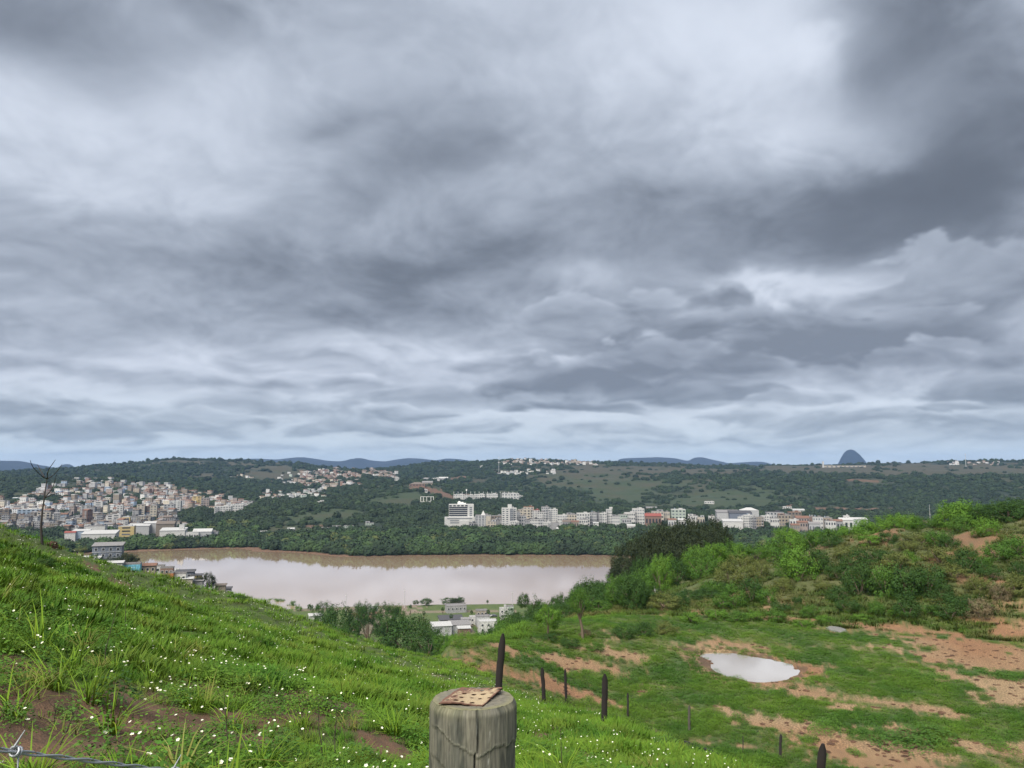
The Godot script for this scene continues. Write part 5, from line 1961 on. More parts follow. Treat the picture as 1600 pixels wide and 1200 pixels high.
func hillside_houses() -> void:
	# the crowded town on the left, the suburb on the middle ridge and the ridge-top quarter
	var g := RandomNumberGenerator.new()
	g.seed = 61
	var zones := [
		# outline: left, right, upper row at left, middle, right, lower row; how many; wall colours; words
		[0.0, 275.0, 778.0, 750.0, 760.0, 832.0, 620, ["grey", "pale grey", "brown", "tan", "white", "white", "tan", "pale grey", "brown", "grey", "pale grey", "grey", "brown", "pink", "brick red", "grey", "blue", "cream"], "in the hillside town"],
		[225.0, 385.0, 757.0, 770.0, 783.0, 797.0, 190, ["grey", "brown", "tan", "white", "pink", "pale grey", "brick red", "cream"], "right shoulder of town"],
		[20.0, 300.0, 812.0, 815.0, 822.0, 838.0, 46, ["white", "white", "pale grey", "blue", "cream", "white"], "lowest streets by river"],
		[405.0, 510.0, 772.0, 768.0, 762.0, 782.0, 80, ["white", "white", "pale green", "pale grey", "cream"], "white row, middle hill"],
		[455.0, 565.0, 752.0, 750.0, 752.0, 761.0, 100, ["tan", "white", "cream", "pink", "pale grey", "brick red"], "lower ridge suburb"],
		[470.0, 620.0, 738.0, 729.0, 740.0, 748.0, 330, ["brick red", "pink", "tan", "brick red", "brown", "white", "pink"], "brick ridge suburb"],
		[400.0, 470.0, 745.0, 741.0, 738.0, 756.0, 16, ["white", "pale green", "pale grey"], "left ridge road"],
		[780.0, 935.0, 719.0, 717.0, 722.0, 727.0, 150, ["pale grey", "white", "tan", "brown", "pink", "white"], "ridge-top quarter"],
		[776.0, 880.0, 738.0, 736.0, 736.0, 742.0, 34, ["white", "white", "pale grey"], "below ridge-top quarter"],
		[1475.0, 1565.0, 723.0, 723.0, 723.0, 727.0, 22, ["white", "pale grey", "pink"], "right skyline"],
		[360.0, 395.0, 742.0, 742.0, 742.0, 748.0, 8, ["white", "cream"], "hill behind town"],
	]
	var all := []
	for z in zones:
		var made := 0
		var tries := 0
		var spots := {}
		while made < z[6] and tries < z[6] * 8:
			tries += 1
			var t := g.randf()
			var px := lerpf(z[0], z[1], t)
			var up: float = lerpf(z[2], z[3], smoothstep(0.0, 0.5, t)) if t < 0.5 else lerpf(z[3], z[4], smoothstep(0.5, 1.0, t))
			var py := lerpf(up, z[5], g.randf())
			# leave the odd gap for trees
			if noise_b.get_noise_2d(px * 0.03, py * 0.06) > 0.30:
				continue
			var at := seen(px, py, 1100.0)
			var r := Vector2(at.x, at.z).length()
			if at == Vector3.ZERO or r > 5200.0 or r < 1110.0:
				continue
			var cell := Vector2i(int(floor(at.x / 8.5)), int(floor(at.z / 8.5)))
			if spots.has(cell):
				continue
			spots[cell] = true
			made += 1
			var c: String = z[7][g.randi() % z[7].size()]
			var storeys := 1 + int(g.randf() * g.randf() * 4.0 + (0.6 if r < 1900.0 else 0.2))
			if g.randf() < 0.05 and r < 2000.0:
				storeys += 3
			all.append([r, px, py, at, c, storeys, g.randf_range(7.5, 13.5), g.randf_range(7.0, 11.0), g.randf_range(-0.5, 0.5), g.randf(), z[8]])
	all.sort_custom(func(a, b): return a[0] < b[0])
	var walls := Shape.new()
	var tops := Shape.new()
	for k in all.size():
		var h = all[k]
		var high: float = h[5] * 3.1
		if k < 300:
			var style := "flat" if h[9] < 0.6 else ("gable" if h[9] < 0.85 else "hip")
			var roof: String = ["grey", "brown", "grey", "dark", "white"][int(h[9] * 8.0) % 5] if style == "flat" else (["tile", "grey", "brown"][int(h[9] * 30.0) % 3])
			var o := building("town_house", h[3], h[6], h[7], high, h[8], h[4], roof, style, h[5], 2 + int(h[6] / 4.5))
			var band := "upper rows" if h[2] < 772 else ("middle rows" if h[2] < 800 else "lower rows")
			var at_x := "far left" if h[1] < 60 else ("left of white blocks" if h[1] < 150 else ("above yellow block" if h[1] < 215 else "right of yellow block"))
			var where: String = "%s, %s" % [band, at_x] if h[1] < 400 and h[10] == "in the hillside town" else h[10]
			tell(o, "%s %s %s-roofed town house, %s" % [storey_words(h[5]), h[4], style, where], "house", "houses of the town across the river", h[1])
		else:
			claim(h[3], 10.0)
			walls.tint = WALLS[h[4]]
			walls.box(h[3] - Vector3(0, 4, 0), Vector3(h[6], high + 4, h[7]), h[8])
			var b := Basis(Vector3.UP, h[8])
			walls.tint = Color(0.05, 0.055, 0.065)
			for n in h[5]:
				for q in 3:
					walls.box(h[3] + b * Vector3(h[6] * (q - 1) * 0.31, n * 3.1 + 1.0, h[7] * 0.5), Vector3(h[6] * 0.17, 1.3, 0.3), h[8])
			tops.tint = ROOFS["tile" if h[9] < 0.45 else ("grey" if h[9] < 0.8 else "white")]
			tops.box(h[3] + Vector3(0, high, 0), Vector3(h[6] + 0.6, 0.7, h[7] + 0.6), h[8])
	var m := mat("distant_house", Color.WHITE, 0.85)
	m.vertex_color_use_as_albedo = true
	var o := thing("distant_houses", Vector3.ZERO)
	o.set_meta("kind", "stuff")
	put("walls", walls.mesh(), m, o)
	put("roofs", tops.mesh(), m, o)
	tell(o, "hundreds of tiny distant houses crowding the farther ridges", "houses")


func town_marks() -> void:
	# the larger buildings one can pick out in the town on the left
	var list := [
		[129, 141, 790, 1620, "pale grey", "grey", "flat", 6, 2, "tall pale grey block standing out of the hillside town"],
		[143, 158, 793, 1600, "brown", "grey", "flat", 5, 3, "brown block right of the tall pale grey one"],
		[177, 188, 804, 1400, "white", "white", "flat", 5, 1, "blank white block with a lower left wing"],
		[168, 178, 805, 1420, "white", "grey", "flat", 4, 1, "white left wing of the blank white block"],
		[184, 192, 790, 1500, "white", "white", "flat", 7, 2, "slim white block behind the blank one"],
		[192, 203, 808, 1390, "yellow", "white", "flat", 3, 2, "pale yellow block beside the blank white one"],
		[139, 163, 822, 1240, "white", "grey", "flat", 0, 0, "white hall with a wide grey door near the river"],
		[136, 178, 833, 1175, "white", "white", "shed", 0, 0, "long low white hall on the river bank"],
		[189, 209, 822, 1215, "yellow", "cream", "flat", 4, 1, "cream-yellow block with dark balconies near the river"],
		[118, 138, 829, 1195, "blue", "white", "shed", 0, 0, "light blue shed left of the long white hall"],
		[104, 117, 832, 1190, "white", "red", "gable", 0, 0, "white shed with a reddish roof edge"],
		[255, 288, 828, 1185, "white", "white", "shed", 0, 0, "long white hall with a tall right end by the river"],
		[281, 288, 820, 1180, "white", "white", "flat", 0, 0, "tall white end tower of the long hall"],
		[248, 272, 818, 1240, "brown", "brown", "gable", 0, 0, "brown-roofed hall behind the long white one"],
		[205, 232, 821, 1260, "pale grey", "white", "shed", 0, 0, "white shed roofs behind the dark trees"],
		[228, 252, 817, 1270, "pale grey", "white", "shed", 0, 0, "pale shed roofs left of the brown hall"],
		[305, 330, 830, 1170, "pale grey", "white", "gable", 0, 0, "blue-white gabled hall right of the long white hall"],
		[293, 310, 832, 1165, "white", "white", "flat", 1, 5, "low white house beside the gabled hall"],
		[322, 340, 831, 1180, "pale grey", "grey", "flat", 1, 4, "low grey house at the right of the gabled hall"],
		[215, 225, 790, 1520, "cream", "grey", "flat", 5, 2, "left block of the cream pair in the town"],
		[236, 245, 790, 1520, "cream", "grey", "flat", 5, 2, "right block of the cream pair in the town"],
		[224, 237, 792, 1525, "brown", "tile", "flat", 4, 2, "brown link between the cream pair"],
		[267, 282, 783, 1640, "white", "white", "flat", 6, 3, "white block high at the town's right side"],
		[258, 272, 788, 1600, "pale grey", "grey", "flat", 4, 3, "pale block left of the high white one"],
		[302, 314, 776, 1760, "yellow", "grey", "flat", 4, 2, "dull yellow block on the right shoulder"],
		[315, 326, 780, 1720, "pink", "grey", "flat", 4, 3, "pinkish block right of the dull yellow one"],
		[149, 160, 784, 1700, "white", "white", "flat", 4, 1, "white-walled block in the middle of the town"],
		[20, 36, 791, 1560, "white", "grey", "flat", 3, 1, "white gabled block at the far left of the town"],
		[34, 60, 797, 1500, "blue", "white", "flat", 3, 5, "pale blue block at the far left of the town"],
		[0, 12, 799, 1480, "brown", "brown", "flat", 4, 2, "dark brown block cut by the left frame edge"],
		[97, 110, 794, 1560, "pale grey", "white", "flat", 2, 4, "pale house with a white roof in the left town"],
		[62, 78, 800, 1450, "cream", "grey", "flat", 5, 3, "cream block behind the bare sapling"],
		[226, 236, 757, 2250, "white", "white", "flat", 3, 2, "white house near the top of the town"],
		[240, 250, 764, 2120, "white", "white", "flat", 4, 2, "white block just below the top of the town"],
	]
	for k in list:
		var b := block(k[0], k[1], k[2], k[3], k[4], k[5] if ROOFS.has(k[5]) else "white", k[6], k[7], k[8], 0.7, "warehouse" if k[7] == 0 else "town_building")
		tell(b, k[9], "shed" if k[7] == 0 else "building", "larger buildings of the left town", k[0])


func detail_windows(o: Node3D, wide: float, deep: float, rows: Array) -> void:
	# separate windows with frames: [x share, sill height, width, height]
	for w in rows:
		var s := Shape.new()
		s.box(Vector3(w[0] * wide, w[1] - 0.08, deep * 0.5), Vector3(w[2] + 0.2, w[3] + 0.16, 0.16))
		var f := put("window", s.mesh(), mats.slab_white, o)
		s = Shape.new()
		s.box(Vector3(w[0] * wide, w[1], deep * 0.5 + 0.05), Vector3(w[2], w[3], 0.14))
		put("pane", s.mesh(), mats.window_dark, f)


func near_houses() -> void:
	# the houses below the left crest, by the river
	var list := [
		[152, 188, 849, 452, "blue-grey", "grey", "shed", "large three-storey blue-grey house below the left crest", 3, 4],
		[128, 154, 856, 446, "teal", "white", "shed", "house with a pale sloping roof and teal wall under the left crest", 1, 3],
		[196, 218, 881, 428, "turquoise", "grey", "flat", "bright turquoise wall house peeking over the crest", 0, 0],
		[170, 190, 876, 424, "pale grey", "white", "shed", "white-roofed house below the blue-grey one", 0, 0],
		[217, 241, 875, 476, "brown", "brown", "gable", "long brown-roofed shed by the water", 0, 0],
		[241, 262, 876, 470, "tan", "brown", "shed", "low shed right of the long brown roof", 0, 0],
		[222, 242, 883, 440, "tan", "tile", "gable", "tan house with an uneven tile roof", 1, 3],
		[240, 256, 880, 452, "white", "grey", "flat", "white row house behind the brick house", 1, 3],
		[256, 278, 877, 458, "white", "white", "flat", "white building with a bare concrete top floor", 2, 3],
		[253, 270, 887, 432, "brick red", "grey", "flat", "unplastered brick house below the crest", 2, 3],
		[265, 271, 895, 424, "orange", "grey", "flat", "narrow orange-red wall house", 0, 0],
		[271, 290, 896, 428, "white", "grey", "flat", "white house with arched dark openings", 1, 3],
		[278, 302, 887, 448, "blue-grey", "dark", "shed", "grey house with a dark sloping roof", 1, 2],
		[300, 315, 888, 444, "yellow", "dark", "shed", "bright yellow house with a dark roof by the water", 2, 2],
		[283, 300, 901, 426, "cream", "white", "shed", "pale sloping roof in front of the yellow house", 0, 0],
		[296, 316, 904, 430, "grey", "grey", "shed", "grey lean-to roof below the yellow house", 0, 0],
		[338, 352, 911, 436, "tan", "brown", "shed", "low boat shed at the water's edge", 0, 0],
		[347, 361, 907, 446, "grey", "dark", "shed", "dark-roofed boat shed right of the low one", 1, 2],
	]
	for k in list:
		var p := along((k[0] + k[1]) * 0.5, k[2], k[3])
		var at := ground(p.x, p.z)
		var wide: float = (k[1] - k[0]) * k[3] / F
		var high := maxf(p.y - at.y, 2.6)
		if k[6] == "shed":
			high = maxf(high - 0.8, 2.6)
		if k[8] < 3:
			high = minf(high, 6.5)
		var deep := clampf(wide * 0.7, 4.0, 9.0)
		var o := building("riverside_house", at, wide, deep, high, -atan2(p.x, -p.z) * 0.7, k[4], k[5] if ROOFS.has(k[5]) else "grey", k[6], 0, 0, 6.0)
		var rows := []
		for i in k[8]:
			for j in k[9]:
				rows.append([(j + 0.5) / k[9] - 0.5, high - 2.3 - i * 2.9, 1.1, 1.15])
		detail_windows(o, wide, deep, rows)
		if k[8] == 3:
			for i in 2:
				var s := Shape.new()
				s.box(Vector3(0, high - 3.2 - i * 2.9, deep * 0.5), Vector3(wide + 0.2, 0.22, 0.5))
				put("floor_ledge", s.mesh(), mats["wall pale grey"], o)
		tell(o, k[7], "house", "houses under the left crest", k[0])
	# houses and cars on the river meadow seen through the dip
	list = [
		[697, 727, 945.5, 556, "grey", "grey", "flat", "long grey house alone on the river meadow", 1, 5],
		[484, 502, 957.5, 500, "white", "white", "shed", "white-roofed shed at the left of the meadow", 0, 0],
		[549, 566, 957, 500, "brick red", "tile", "gable", "red-walled house right of the big valley tree", 1, 3],
		[562, 580, 960, 490, "tan", "tile", "gable", "low house with a tile roof in the meadow row", 1, 3],
		[578, 592, 957, 505, "pink", "tile", "gable", "pinkish house at the right of the meadow row", 1, 2],
		[576, 590, 946.5, 540, "grey", "white", "flat", "grey two-storey house with a white front box", 2, 2],
		[505, 516, 972, 440, "white", "white", "shed", "white roof left below the big valley tree", 0, 0],
		[527, 540, 974, 430, "white", "white", "shed", "white roof right below the big valley tree", 0, 0],
		[687, 722, 966, 508, "grey", "dark", "shed", "large grey shed with a curved dark roof", 0, 0],
		[675, 704, 976, 480, "pale grey", "white", "shed", "flat pale roof left of the white house", 0, 0],
		[703, 733, 974, 486, "pale grey", "grey", "shed", "grey metal roof in the meadow houses", 0, 0],
		[716, 734, 980.5, 470, "brick red", "white", "shed", "brick house with a white roof edge", 0, 0],
		[721, 735, 966.5, 500, "white", "grey", "gable", "white gabled house behind the grey roof", 1, 2],
		[734, 748, 963.5, 510, "white", "white", "flat", "white block at the left of the white house pair", 2, 2],
		[744, 764, 962.5, 505, "pale grey", "grey", "flat", "pale house with a roof terrace", 2, 3],
		[748, 776, 970, 480, "white", "white", "flat", "large white house with a dark covered porch", 2, 3],
		[744, 761, 953.5, 540, "tan", "grey", "flat", "unfinished tan concrete slab house", 1, 3],
		[781, 793, 950.5, 520, "white", "white", "flat", "white house with an arched front beside the gully trees", 2, 2],
		[790, 802, 947, 545, "pale green", "grey", "flat", "green-grey house behind the arched one", 1, 2],
		[811, 823, 965, 500, "white", "white", "flat", "plain white wall showing through the gully trees", 0, 0],
		[775, 792, 984.5, 430, "tan", "tile", "gable", "low roof just beyond the grassy knoll", 0, 0],
	]
	for k in list:
		var p := along((k[0] + k[1]) * 0.5, k[2], k[3])
		var at := ground(p.x, p.z)
		var wide: float = (k[1] - k[0]) * k[3] / F
		var high := clampf(p.y - at.y, 2.8, 9.0)
		var deep := clampf(wide * 0.75, 4.0, 10.0)
		var o := building("meadow_house", at, wide, deep, high, -atan2(p.x, -p.z) * 0.8 + 0.15, k[4], k[5], k[6], 0, 0, 1.5)
		var rows := []
		for i in k[8]:
			for j in k[9]:
				rows.append([(j + 0.5) / k[9] - 0.5, high - 2.2 - i * 2.8, 1.2, 1.1])
		detail_windows(o, wide, deep, rows)
		tell(o, k[7], "house", "houses on the river meadow", k[0])
	var p := along(751, 948, 548)
	var at := ground(p.x, p.z)
	var o := thing("kiosk", at)
	var s := Shape.new()
	s.box(Vector3(0, -0.3, 0), Vector3(2.8, 2.6, 2.2))
	put("wall", s.mesh(), mats["wall yellow"], o)
	s = Shape.new()
	s.box(Vector3(0, 2.3, 0), Vector3(3.2, 0.2, 2.6))
	put("roof", s.mesh(), mats["wall yellow"], o)
	tell(o, "small bright yellow kiosk on the river meadow", "kiosk")
	for k in [[759.5, 951, "slab_white", "white car parked on the river meadow, left of another white one"], [764.5, 951, "slab_white", "white car parked on the meadow between a white and a dark car"], [772, 950.5, "roof dark", "dark van parked right of the white cars on the meadow"]]:
		var q := along(k[0], k[1], 535)
		var c := thing("parked_car", ground(q.x, q.z), 0.1)
		s = Shape.new()
		s.box(Vector3(0, 0.35, 0), Vector3(4.2, 0.55, 1.7))
		put("body", s.mesh(), mats[k[2]], c)
		s = Shape.new()
		s.box(Vector3(-0.2, 0.9, 0), Vector3(2.3, 0.55, 1.5))
		put("cabin", s.mesh(), mats.window_grey, c)
		for i in 4:
			s = Shape.new()
			s.tube([Vector3(-1.3 if i % 2 else 1.3, 0.32, -0.9 if i < 2 else 0.72), Vector3(-1.3 if i % 2 else 1.3, 0.32, -0.72 if i < 2 else 0.9)], [0.32, 0.32], 10)
			put("wheel", s.mesh(), mats.window_dark, c)
		tell(c, k[3], "car", "cars on the meadow", k[0])


# ============================ things close by ================================================
func wooden_post() -> void:
	# the weathered strainer post right in front, its axis at x 740 of the view
	var top := along(740, 1091, 1.86)
	var foot := ground(top.x, top.z)
	var high := top.y - foot.y
	var o := thing("fence_post", foot)
	var radius := 0.0985
	var sides := 300
	var rows := 420
	var ring := func(i: int, j: int) -> Array:
		var a := TAU * (i % sides) / sides
		var t := float(j) / (rows - 1)
		var y := lerpf(-0.25, high, t)
		var down := high - y
		var wob := noise_a.get_noise_3d(cos(a) * 0.9, y * 0.35, sin(a) * 0.9)
		var grain := noise_b.get_noise_3d(cos(a) * 26.0, y * 2.4, sin(a) * 26.0)
		var fine := noise_b.get_noise_3d(cos(a) * 60.0, y * 22.0, sin(a) * 60.0)
		var r := radius * (1.0 + 0.022 * wob) + 0.0006 * grain + 0.0004 * fine
		# rounded, chipped rim
		var rim := smoothstep(0.016 + 0.005 * grain, 0.0, down)
		r -= 0.0075 * rim * rim
		# a layer of outer wood that has broken away below two slanting lines
		var b := wrapf(a - PI / 2.0, -PI, PI)      # 0 faces the viewer, positive towards the left
		var line1 := 0.094 - 0.050 * smoothstep(-0.2, 1.0, b) + 0.007 * noise_c.get_noise_2d(b * 3.2, 1.0) - 0.012 * smoothstep(-0.15, -0.6, b)
		var step1 := smoothstep(line1 - 0.0008, line1 + 0.0012, down) * smoothstep(1.25, 0.95, b)
		r -= 0.0034 * step1
		var split := noise_b.get_noise_3d(cos(a) * 21.0, y * 1.1, sin(a) * 21.0 + 40.0)
		var crack := smoothstep(0.045, 0.0, absf(split)) * smoothstep(0.0, 0.25, noise_a.get_noise_3d(cos(a) * 3.0, y * 5.0, sin(a) * 3.0 + 9.0) + 0.08)
		r -= 0.0006 * crack
		var line2 := 0.142 + 0.05 * smoothstep(0.1, -0.9, b) - 0.03 * smoothstep(0.2, 1.1, b) + 0.004 * noise_b.get_noise_2d(b * 6.0, 7.0)
		var on2 := smoothstep(-0.02, -0.14, b) + smoothstep(0.4, 0.55, b) * smoothstep(1.4, 1.1, b)
		r -= 0.0028 * smoothstep(line2 - 0.003, line2 + 0.001, down) * clampf(on2, 0.0, 1.0)
		# long checks
		var dark := 0.0
		for k in [[-0.135 + (0.055 if down > 0.088 else 0.0), 0.013, 0.012, 0.0, 9.0], [0.52, 0.006, 0.0035, 0.012, 0.088], [0.29, 0.005, 0.0025, 0.02, 0.085], [-0.62, 0.010, 0.003, 0.02, 0.06], [0.92, 0.005, 0.002, 0.02, 0.3]]:
			var w: float = (b - k[0] - 0.012 * noise_b.get_noise_2d(y * 5.0, k[0] * 9.0)) / k[1]
			if absf(w) < 1.5 and down >= k[3] and down < k[4]:
				var c := exp(-w * w * 2.0)
				r -= k[2] * c
				dark = maxf(dark, c * k[2] / 0.012)
		var col := Color(0.175, 0.165, 0.132).lerp(Color(0.095, 0.098, 0.083), clampf(0.45 + 1.2 * noise_a.get_noise_3d(cos(a) * 1.6, y * 3.0, sin(a) * 1.6), 0.0, 1.0))
		col = col.lerp(Color(0.22, 0.21, 0.15), clampf(0.9 * grain, 0.0, 0.5)).lerp(Color(0.065, 0.068, 0.052), clampf(-1.3 * grain - 0.1, 0.0, 0.6))
		col = col.lerp(Color(0.045, 0.05, 0.042), clampf(3.2 * noise_a.get_noise_3d(cos(a) * 2.4 + 5.0, y * 5.5, sin(a) * 2.4) - 0.25, 0.0, 0.8))
		col = col.lerp(Color(0.20, 0.195, 0.10), 0.40 * smoothstep(0.03, 0.0, down) * clampf(0.6 + wob * 2.0, 0.0, 1.0))
		col = col.lerp(Color(0.34, 0.33, 0.27), 0.7 * smoothstep(0.0035, 0.0, absf(down - line1 + 0.003)) * smoothstep(1.1, 0.8, b))
		col = col.lerp(Color(0.04, 0.04, 0.036), 0.4 * crack)
		col *= 1.0 + 0.55 * fine + 0.20 * noise_b.get_noise_3d(cos(a) * 44.0, y * 2.2, sin(a) * 44.0)
		col = col.lerp(Color(0.012, 0.012, 0.011), clampf(dark * 1.3, 0.0, 0.9))
		# pale weathering runs
		for k in [[-0.40, 0.022, 0.10, 0.19], [-0.03, 0.016, 0.15, 0.40], [-0.115, 0.014, 0.012, 0.05], [-0.405, 0.012, 0.045, 0.08]]:
			var w: float = (b - k[0] - 0.03 * noise_b.get_noise_2d(y * 9.0, k[0] * 3.0)) / k[1]
			if down > k[2] and down < k[3]:
				col = col.lerp(Color(0.55, 0.55, 0.50), 0.75 * exp(-w * w * 2.0) * clampf(0.6 + 2.0 * fine, 0.0, 1.0))
		return [Vector3(cos(a) * r, y, sin(a) * r), col * 0.88]
	var pts := PackedVector3Array()
	var cols := PackedColorArray()
	for j in rows:
		for i in sides:
			var q = ring.call(i, j)
			pts.append(q[0])
			cols.append(q[1])
	var normals := PackedVector3Array()
	for j in rows:
		for i in sides:
			var du := pts[j * sides + (i + 1) % sides] - pts[j * sides + (i + sides - 1) % sides]
			var dv := pts[mini(j + 1, rows - 1) * sides + i] - pts[maxi(j - 1, 0) * sides + i]
			normals.append(dv.cross(du).normalized())
	var index := PackedInt32Array()
	for j in rows - 1:
		for i in sides:
			var a := j * sides + i
			var b := j * sides + (i + 1) % sides
			index.append_array([a, b, a + sides, b, b + sides, a + sides])
	var arrays := []
	arrays.resize(Mesh.ARRAY_MAX)
	arrays[Mesh.ARRAY_VERTEX] = pts
	arrays[Mesh.ARRAY_NORMAL] = normals
	arrays[Mesh.ARRAY_COLOR] = cols
	arrays[Mesh.ARRAY_INDEX] = index
	var m := ArrayMesh.new()
	m.add_surface_from_arrays(Mesh.PRIMITIVE_TRIANGLES, arrays)
	var wood := mat("weathered_wood", Color.WHITE, 0.92)
	wood.vertex_color_use_as_albedo = true
	put("shaft", m, wood, o)
	# the sawn top, a little domed, with growth rings and small cracks
	var s := Shape.new()
	var n := 26
	var face := func(i: int, k: int) -> Array:
		var q: Vector3 = pts[(rows - 1) * sides + (i % sides)]
		var t := float(k) / n
		var a := TAU * i / sides
		var p := Vector3(q.x * t, high + 0.0010 * (1.0 - t * t) + 0.0016 * noise_b.get_noise_2d(q.x * t * 60.0, q.z * t * 60.0) - 0.0035 * smoothstep(0.05, 0.0, absf(noise_b.get_noise_2d(q.x * t * 9.0 + 3.0, q.z * t * 30.0))), q.z * t)
		var f := noise_b.get_noise_2d(p.x * 55.0, p.z * 55.0)
		var col := Color(0.235, 0.215, 0.165).lerp(Color(0.15, 0.145, 0.115), clampf(0.5 + f, 0.0, 1.0))
		col = col.lerp(Color(0.05, 0.045, 0.04), 0.6 * smoothstep(0.05, 0.0, absf(noise_b.get_noise_2d(q.x * t * 9.0 + 3.0, q.z * t * 30.0))))
		col = col.lerp(Color(0.12, 0.11, 0.09), 0.35 * (0.5 + 0.5 * sin(t * 62.0 + f * 3.0)))
		col = col.lerp(Color(0.26, 0.255, 0.10), 0.6 * smoothstep(0.75, 1.0, t) * clampf(0.5 + sin(a) * 0.5, 0.0, 1.0))
		return [p, col * 0.85]
	for k in n:
		for i in sides:
			var a = face.call(i, k)
			var b = face.call(i, k + 1)
			var c = face.call(i + 1, k + 1)
			var d = face.call(i + 1, k)
			s.v.append_array([a[0], b[0], c[0], a[0], c[0], d[0]])
			for e in 6:
				s.n.append(Vector3.UP)
			s.c.append_array([a[1], b[1], c[1], a[1], c[1], d[1]])
	put("sawn_top", s.mesh(), wood, o)
	tell(o, "thick weathered round wooden fence post with a split side, right in front", "fence post")
	# the rusty perforated nail plate lying on it
	var plate := thing("nail_plate", Vector3(foot.x, top.y, foot.z))
	var rust := mat("rusty_plate", Color.WHITE, 0.75)
	rust.vertex_color_use_as_albedo = true
	var corners := [Vector2(-0.074, 0.058), Vector2(0.0235, 0.0665), Vector2(0.066, -0.046), Vector2(-0.031, -0.070)]
	var holes := []
	for i in 5:
		for j in 4:
			if (i * 7 + j * 5) % 6 == 4:
				continue
			holes.append(Vector2(0.10 + i * 0.20 + (0.05 if j % 2 else 0.0) + 0.05 * noise_b.get_noise_2d(i * 7.3, j * 5.1), 0.13 + j * 0.25 + 0.07 * noise_b.get_noise_2d(i * 3.7, j * 9.1 + 4.0)))
	var w := 72
	var at := func(i: int, j: int, lift: float) -> Vector3:
		var u := float(i) / w
		var v := float(j) / w
		var e := 0.012 * noise_b.get_noise_2d(v * 9.0, 3.0) * (1.0 if i == 0 else 0.0)
		var a: Vector2 = corners[0].lerp(corners[1], u + e)
		var b: Vector2 = corners[3].lerp(corners[2], u + e)
		var q := a.lerp(b, v)
		var y := 0.0035 + lift + 0.0022 * sin(u * 5.0 + v * 3.0) + 0.004 * u * v + 0.0015 * noise_b.get_noise_2d(u * 4.0, v * 4.0)
		return Vector3(q.x, y, q.y)
	var ps := Shape.new()
	for i in w:
		for j in w:
			var uv := Vector2((i + 0.5) / w, (j + 0.5) / w)
			var open := false
			var near := 9.0
			for h in holes:
				var d: Vector2 = (uv - h) / Vector2(0.050, 0.036) / (0.8 + 0.6 * absf(noise_b.get_noise_2d(h.x * 20.0, h.y * 20.0)))
				d.x += 0.15 * noise_b.get_noise_2d(h.x * 40.0, h.y * 40.0)
				near = minf(near, d.length())
			open = near < 1.0
			var edge := minf(minf(uv.x, 1.0 - uv.x), minf(uv.y, 1.0 - uv.y))
			var stain := noise_a.get_noise_2d(uv.x * 3.2, uv.y * 3.2) + 0.5 * noise_b.get_noise_2d(uv.x * 14.0, uv.y * 14.0)
			var c := Color(0.36, 0.28, 0.175)
			c = c.lerp(Color(0.135, 0.062, 0.042), clampf(smoothstep(0.07, 0.01, edge + 0.05 * stain) + smoothstep(0.50, 0.08, uv.x) * smoothstep(-0.25, 0.25, stain + 0.15) + smoothstep(0.6, 0.9, uv.y) * 0.7 * smoothstep(-0.2, 0.2, stain), 0.0, 0.95))
			c = c.lerp(Color(0.16, 0.07, 0.04), 0.8 * smoothstep(1.5, 1.05, near))
			c = c * (1.0 + 0.35 * noise_b.get_noise_2d(uv.x * 30.0, uv.y * 30.0))
			if open:
				continue
			ps.tint = c
			var t0: Vector3 = at.call(i, j, 0.0022)
			var t1: Vector3 = at.call(i + 1, j, 0.0022)
			var t2: Vector3 = at.call(i + 1, j + 1, 0.0022)
			var t3: Vector3 = at.call(i, j + 1, 0.0022)
			ps.quad(t0, t3, t2, t1)
			if edge < 1.0 / w:
				var down := Vector3(0, -0.0024, 0)
				ps.tint = Color(0.10, 0.05, 0.035)
				if i == 0:
					ps.quad(t0 + down, t3 + down, t3, t0)
				if i == w - 1:
					ps.quad(t2 + down, t1 + down, t1, t2)
				if j == 0:
					ps.quad(t1 + down, t0 + down, t0, t1)
				if j == w - 1:
					ps.quad(t3 + down, t2 + down, t2, t3)
	put("plate", ps.mesh(), rust, plate)
	var deep := mat("rust_stain", Color(0.05, 0.027, 0.02), 0.9)
	for h in holes:
		# rusty rims turned down inside the holes
		var r := Shape.new()
		var mid: Vector3 = at.call(int(h.x * w), int(h.y * w), 0.0)
		r.tube([mid + Vector3(0, -0.0022, 0), mid + Vector3(0, 0.0002, 0)], [0.0052, 0.0056], 10)
		put("hole_rim", r.mesh(), deep, plate)
	tell(plate, "rusty yellowed metal plate full of holes lying on the near post", "metal plate")


